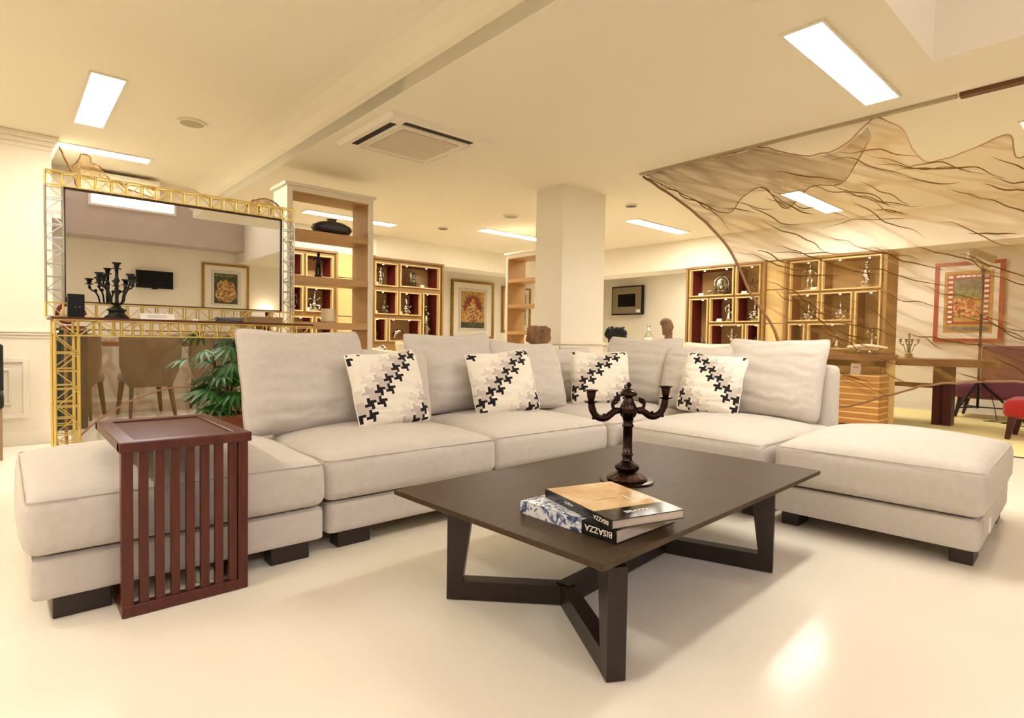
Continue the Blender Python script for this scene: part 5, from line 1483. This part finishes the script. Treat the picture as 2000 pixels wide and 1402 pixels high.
# ================================================================== RIGHT HAND SIDE, BEHIND THE GAUZE
o = thing('yellow_rug', 'thin pale yellow rug under the desk on the right', 'rug', (8.9, 1.0, 0))
MB().bbox(6.93, 10.88, -1.2, 3.6, 0.0, 0.008, 0.002).build('pile', 'rug_yellow', o)
e = MB(); e.box(6.915, 6.93, -1.2, 3.6, 0, 0.009).box(10.88, 10.895, -1.2, 3.6, 0, 0.009).build('binding', 'rug_edge', o)
G0 = 0.0082
t = thing('side_console', 'brown wooden console table left of the desk behind the gauze', 'console table', (7.2, 2.2, G0))
MB().bbox(6.98, 7.50, 1.93, 2.66, 0.84, 0.905, 0.004).build('top', 'desk_brown', t)
MB().bbox(6.98, 7.50, 2.56, 2.64, G0, 0.84, 0.004).bbox(7.42, 7.50, 1.96, 2.56, 0.76, 0.84, 0.003).build('end_panel', 'desk_brown', t)
MB().bbox(7.40, 7.48, 1.95, 2.02, G0, 0.84, 0.003).build('leg', 'oak_pale', t)
t = thing('striped_chest', 'low teak chest with pale horizontal stripes under the console', 'chest', (7.22, 2.22, G0))
nb = 8
z0, z1 = 0.13, 0.68
for i in range(nb):
    a = z0+(z1-z0)*i/nb; b_ = z0+(z1-z0)*(i+1)/nb
    MB().box(7.04, 7.38, 1.98, 2.50, a+0.001, b_-0.016).build('board', 'teak', t)
    MB().box(7.036, 7.384, 1.976, 2.504, b_-0.016, b_).build('stripe', 'teak_pale', t)
for x in (7.06, 7.30):
    for y in (2.0, 2.42): MB().bbox(x, x+0.06, y, y+0.06, G0, 0.131, 0.002).build('foot', 'teak', t)
sign_card('small white card standing on the striped chest', 7.12, 2.24, 0.68, 0.1, 0.12, 0.02, lines=1, rz=-PI/2)
t = thing('dark_tray', 'dark flat tray on the console behind the gauze', 'tray', (7.2, 2.1, 0.905))
b = MB(); b.box(7.04, 7.42, 1.94, 2.32, 0.905, 0.913)
for q in ((7.04, 7.42, 1.94, 1.95), (7.04, 7.42, 2.31, 2.32), (7.04, 7.05, 1.94, 2.32), (7.41, 7.42, 1.94, 2.32)): b.box(*q, 0.905, 0.93)
b.build('tray_body', 'dark_foot', t)
t = thing('ivory_tusk', 'curved ivory coloured ornament on two silver rests on the tray', 'ornament', (7.2, 2.16, 0.913))
pts = [(7.22, 2.36-0.40*i/12, 0.975+0.02*math.sin(PI*i/12)) for i in range(13)]
MB().tube(pts, [0.014+0.012*math.sin(PI*min(1, (i+2)/13)) for i in range(13)], 10).build('tusk', 'lamp_paper', t, smooth=True)
for y in (2.13, 2.25): MB().lathe([(0.03, 0), (0.03, 0.01), (0.015, 0.02), (0.015, 0.045), (0.024, 0.055)], (7.22, y, 0.913), 14).build('rest', 'silver', t, smooth=True)
t = thing('long_desk', 'long brown desk with a broad dark red leg behind the gauze', 'desk', (9.0, 1.9, G0))
pts = []
for i in range(40):
    a = 2*PI*i/40
    pts.append((8.98+0.48*math.copysign(abs(math.cos(a))**0.6, math.cos(a)), 2.2+0.93*math.copysign(abs(math.sin(a))**0.6, math.sin(a))))
MB().prism(pts, 'z', 0.76, 0.845).build('top', 'desk_brown', t)
for y in (1.70, 2.72):
    MB().bbox(8.88, 9.08, y, y+0.09, G0, 0.762, 0.004).bbox(8.92, 9.04, y+0.088, y+0.12, G0, 0.762, 0.002).bbox(8.88, 9.08, y+0.118, y+0.20, G0, 0.762, 0.004).build('leg', 'desk_red', t)
MB().bbox(9.10, 9.14, 1.75, 2.8, 0.46, 0.52, 0.003).build('stretcher', 'desk_brown', t)
five_arm(9.0, 2.20, 0.845, 'small pewter candelabra on the desk behind the gauze', 0.33, 'old_silver', 4)
# tripod floor lamp
lx, ly = 10.05, 1.63
t = thing('tripod_floor_lamp', 'tripod floor lamp with a metal spotlight head in front of the red framed painting', 'floor lamp', (lx, ly, 0))
MB().bar((lx, ly, 0.16), (lx, ly, 2.12), 0.016, 8).build('pole', 'tripod_black', t, smooth=True)
for a in (2.7, 4.75, 0.75):
    MB().bar((lx, ly, 0.55), (lx+0.5*math.cos(a), ly+0.5*math.sin(a), G0+0.012), 0.014, 6).build('leg', 'tripod_black', t)
    MB().bar((lx, ly, 0.18), (lx+0.34*math.cos(a), ly+0.34*math.sin(a), 0.18), 0.009, 6).build('brace', 'tripod_black', t)
hd = Vector((0.35, -0.72, -0.45)).normalized(); hc = Vector((lx-0.02, ly+0.04, 2.22))
M = Matrix.Translation(hc) @ hd.to_track_quat('Z', 'Y').to_matrix().to_4x4()
MB().lathe([(0.001, -0.16), (0.05, -0.16), (0.085, -0.12), (0.095, -0.06), (0.10, -0.055), (0.10, -0.04), (0.095, -0.035), (0.11, 0.15), (0.103, 0.15), (0.085, -0.04), (0.001, -0.05)], (0, 0, 0), 28).xf(M).build('lamp_head', 'chrome_lamp', t, auto=0.6)
MB().lathe([(0.001, 0.0), (0.025, 0.0), (0.03, 0.05), (0.015, 0.08), (0.001, 0.085)], (0, 0, 0), 16).xf(M).build('bulb', 'card', t, smooth=True)
MB().bar((lx-0.06, ly, 2.10), (lx+0.06, ly, 2.10), 0.012, 6).bar((lx, ly, 2.02), (lx, ly, 2.16), 0.022, 8).build('clamp', 'tripod_black', t)
MB().box(lx-0.03, lx+0.03, ly-0.02, ly+0.02, 1.02, 1.06).build('knob', 'tripod_black', t)
pts = [(lx+0.02, ly-0.03, 0.9), (lx+0.03, ly-0.10, 0.5), (lx, ly-0.18, 0.2), (lx-0.05, ly-0.22, 0.016), (lx-0.2, ly-0.1, 0.014), (lx-0.12, ly-0.36, 0.014), (lx-0.3, ly-0.3, 0.014), (lx-0.25, ly-0.5, 0.014), (lx-0.45, ly-0.42, 0.014), (lx-0.4, ly-0.7, 0.014)]
MB().tube(pts, 0.005, 5).build('cable', 'tripod_black', t, smooth=True)
# purple easy chair
t = thing('purple_chair', 'purple upholstered easy chair beside the tripod lamp', 'chair', (10.45, 1.45, 0))
softbox(10.12, 10.78, 1.15, 1.93, 0.28, 0.50, 0.07, 0.03, 14, 3, 0.002).build('seat', 'purple_cloth', t, smooth=True)
b = softbox(10.10, 10.80, 1.0, 1.22, 0.30, 1.02, 0.06, 0.0, 14, 3, 0.002)
b.v = [(x, y+0.0-0.28*max(0, z-0.45)*0.4+ 0.30*max(0, z-0.35)*(1-min(1, max(0, (y-1.0)/0.22)))*0.1, z) for x, y, z in b.v]
b.build('backrest', 'purple_cloth', t, smooth=True)
softbox(10.06, 10.16, 1.0, 1.62, 0.30, 1.03, 0.045, 0.0, 14, 7, 0.002).xf(Matrix.Identity(4)).build('wing', 'purple_cloth', t, smooth=True)
for x in (10.18, 10.70):
    for y, dy in ((1.16, -0.05), (1.84, 0.06)): MB().bar((x, y, 0.30), (x, y+dy, G0), 0.04, 4, 0.022).build('leg', 'purple_leg', t)
# red chair at the right frame edge
t = thing('red_chair', 'bright red upholstered chair cut by the right picture edge', 'chair', (8.4, 0.75, 0))
softbox(8.1, 8.75, 0.35, 1.11, 0.24, 0.445, 0.075, 0.02, 14, 5, 0.001).build('seat', 'red_cloth', t, smooth=True)
softbox(8.1, 8.75, 0.22, 0.42, 0.26, 0.95, 0.06, 0.0, 12, 5, 0.001).build('backrest', 'red_cloth', t, smooth=True)
for x in (8.17, 8.68):
    for y, dy in ((0.42, -0.04), (1.02, 0.04)): MB().bar((x, y, 0.27), (x, y+dy, G0), 0.05, 4, 0.03).build('leg', 'red_leg', t)

# ================================================================== HANGING GAUZE
t = thing('ceiling_track', 'thin metal rail on the ceiling from which the gauze hangs', 'track', (4.40, 1.2, 2.53))
MB().box(4.385, 4.415, 0.875, 3.22, 2.53, 2.551).build('rail', 'track_metal', t)
MB().box(4.37, 4.43, -2.5, 0.86, 2.525, 2.551).build('wooden_strip', 'track_brown', t)
GT = [(4.39, 3.2, 2.545), (4.394, 2.793, 2.54), (4.396, 2.462, 2.535), (4.398, 2.287, 2.53), (4.399, 2.121, 2.53), (4.422, 1.932, 2.451), (4.436, 1.751, 2.386), (4.434, 1.544, 2.396), (4.406, 1.379, 2.50), (4.399, 1.311, 2.53), (4.412, 1.229, 2.48), (4.43, 1.159, 2.413), (4.461, 1.105, 2.275), (4.479, 1.01, 2.191), (4.472, 0.801, 2.222), (4.464, 0.633, 2.261), (4.494, 0.591, 2.123), (4.484, 0.433, 2.167), (4.51, 0.267, 2.049)]
GB = [(4.407, 3.193, 2.517), (4.487, 2.738, 2.155), (4.561, 2.437, 1.82), (4.646, 2.268, 1.431), (4.711, 2.097, 1.135), (4.757, 2.036, 0.927), (4.811, 1.881, 0.684), (4.844, 1.623, 0.533), (4.834, 1.445, 0.578), (4.824, 1.343, 0.622), (4.816, 1.245, 0.66), (4.808, 1.151, 0.697), (4.802, 1.09, 0.724), (4.797, 1.002, 0.744), (4.791, 0.807, 0.771), (4.788, 0.626, 0.787), (4.788, 0.553, 0.788), (4.789, 0.367, 0.782), (4.792, 0.195, 0.77)]
def fold_coord(y, z):
    a = math.radians(24)
    u = -y*math.cos(a)-z*math.sin(a); v = -y*math.sin(a)+z*math.cos(a)
    return u, v
t = thing('hanging_gauze', 'large sheer brown gauze draped from the ceiling rail across the right side', 'fabric', (4.8, 1.6, 0.53))
def crom(P, k, u):
    n = len(P)
    p0, p1, p2, p3 = (Vector(P[max(k-1, 0)]), Vector(P[k]), Vector(P[k+1]), Vector(P[min(k+2, n-1)]))
    q = 0.5*((2*p1)+(p2-p0)*u+(2*p0-5*p1+4*p2-p3)*u*u+(3*p1-p0-3*p2+p3)*u**3)
    q.z = min(q.z, 2.548)
    return q
def gauze_sheet(cols_t, cols_b, nu, nv, amp, seed, off=0.0, tmax=1.0):
    mb = MB(); uv = []
    n = len(cols_t)
    for j in range(nv+1):
        for i in range(nu+1):
            f = i/nu*(n-1); k = min(int(f), n-2); u = f-k
            a = crom(cols_t, k, u); b = crom(cols_b, k, u)
            v = j/nv*tmax
            p = a.lerp(b, v)
            cu_, cv_ = fold_coord(p.y, p.z)
            fade = min(1, v*5)*min(1, (1-v)*6+0.25)
            dx = amp*(nz((cu_*1.1+seed, cv_*7.0, seed)) + 0.5*nz((cu_*2.4+seed, cv_*15, seed+4)))
            sag = 0.12*math.sin(PI*v)
            p.x += (dx+sag*0.6)*fade+off
            p.z += 0.010*nz((p.y*14, seed, 3))*(1 if j in (0, nv) else 0)
            mb.v.append(tuple(p)); uv.append((cu_, cv_))
    for j in range(nv):
        for i in range(nu):
            a = j*(nu+1)+i
            mb.f.append((a, a+1, a+nu+2, a+nu+1)); mb.mi.append(0)
    mb.uv = uv
    return mb
nu, nv = 170, 130
gm = gauze_sheet(GT, GB, nu, nv, 0.05, 2)
gm.build('sheet', 'gauze', t, smooth=True)
MB().tube([gm.v[i] for i in range(nu+1)], 0.0045, 5).build('top_hem', 'rod_brown', t, smooth=True)
MB().tube([gm.v[nv*(nu+1)+i] for i in range(nu+1)], [0.012 if i < 60 else 0.008 for i in range(nu+1)], 6).build('lower_hem', 'rod_brown', t, smooth=True)
# a second fold of the cloth doubled back near the rail
g2 = gauze_sheet(GT[:9], [tuple(Vector(a).lerp(Vector(b), q)) for a, b, q in zip(GT[:9], GB[:9], (1.0, 0.72, 0.62, 0.30, 0.21, 0.26, 0.12, 0.12, 0.05))], 80, 26, 0.03, 9, off=0.05)
g2.build('doubled_fold', 'gauze_dense', t, smooth=True)
MB().tube([g2.v[26*81+i] for i in range(81)], [0.003+0.003*abs(nz((i*0.3, 2, 0))) for i in range(81)], 5).build('fold_edge', 'gauze_crease', t, smooth=True)
# creases: narrow gathered ridges that run down the slope of the cloth
import numpy as np
rnd = random.Random(11)
GV = np.array(gm.v)
def on_sheet(y, z):
    d = (GV[:, 1]-y)**2+(GV[:, 2]-z)**2
    k = int(d.argmin())
    return None if d[k] > 0.0006 else GV[k]
made = 0
for k in range(400):
    if made >= 85: break
    y, z = rnd.uniform(0.15, 3.15), rnd.uniform(0.75, 2.5)
    if on_sheet(y, z) is None: continue
    L = rnd.randint(8, 26); ang = math.radians(rnd.uniform(12, 34))
    pts = []
    for s_ in range(L):
        g_ = on_sheet(y, z)
        if g_ is None: break
        pts.append(Vector((g_[0]-0.006, y, z)))
        a = ang+0.7*nz((k*3.1, s_*0.28, 1))
        y -= 0.03*math.cos(a); z -= 0.03*math.sin(a)
    if len(pts) < 6: continue
    q = []
    for a, b in zip(pts, pts[1:]): q += [a, (a+b)/2]
    n_ = len(q); rr = rnd.uniform(0.002, 0.005)
    MB().tube(q, [0.0005+rr*math.sin(PI*i/(n_-1)) for i in range(n_)], 5).build('crease', 'gauze_crease', t, smooth=True)
    made += 1
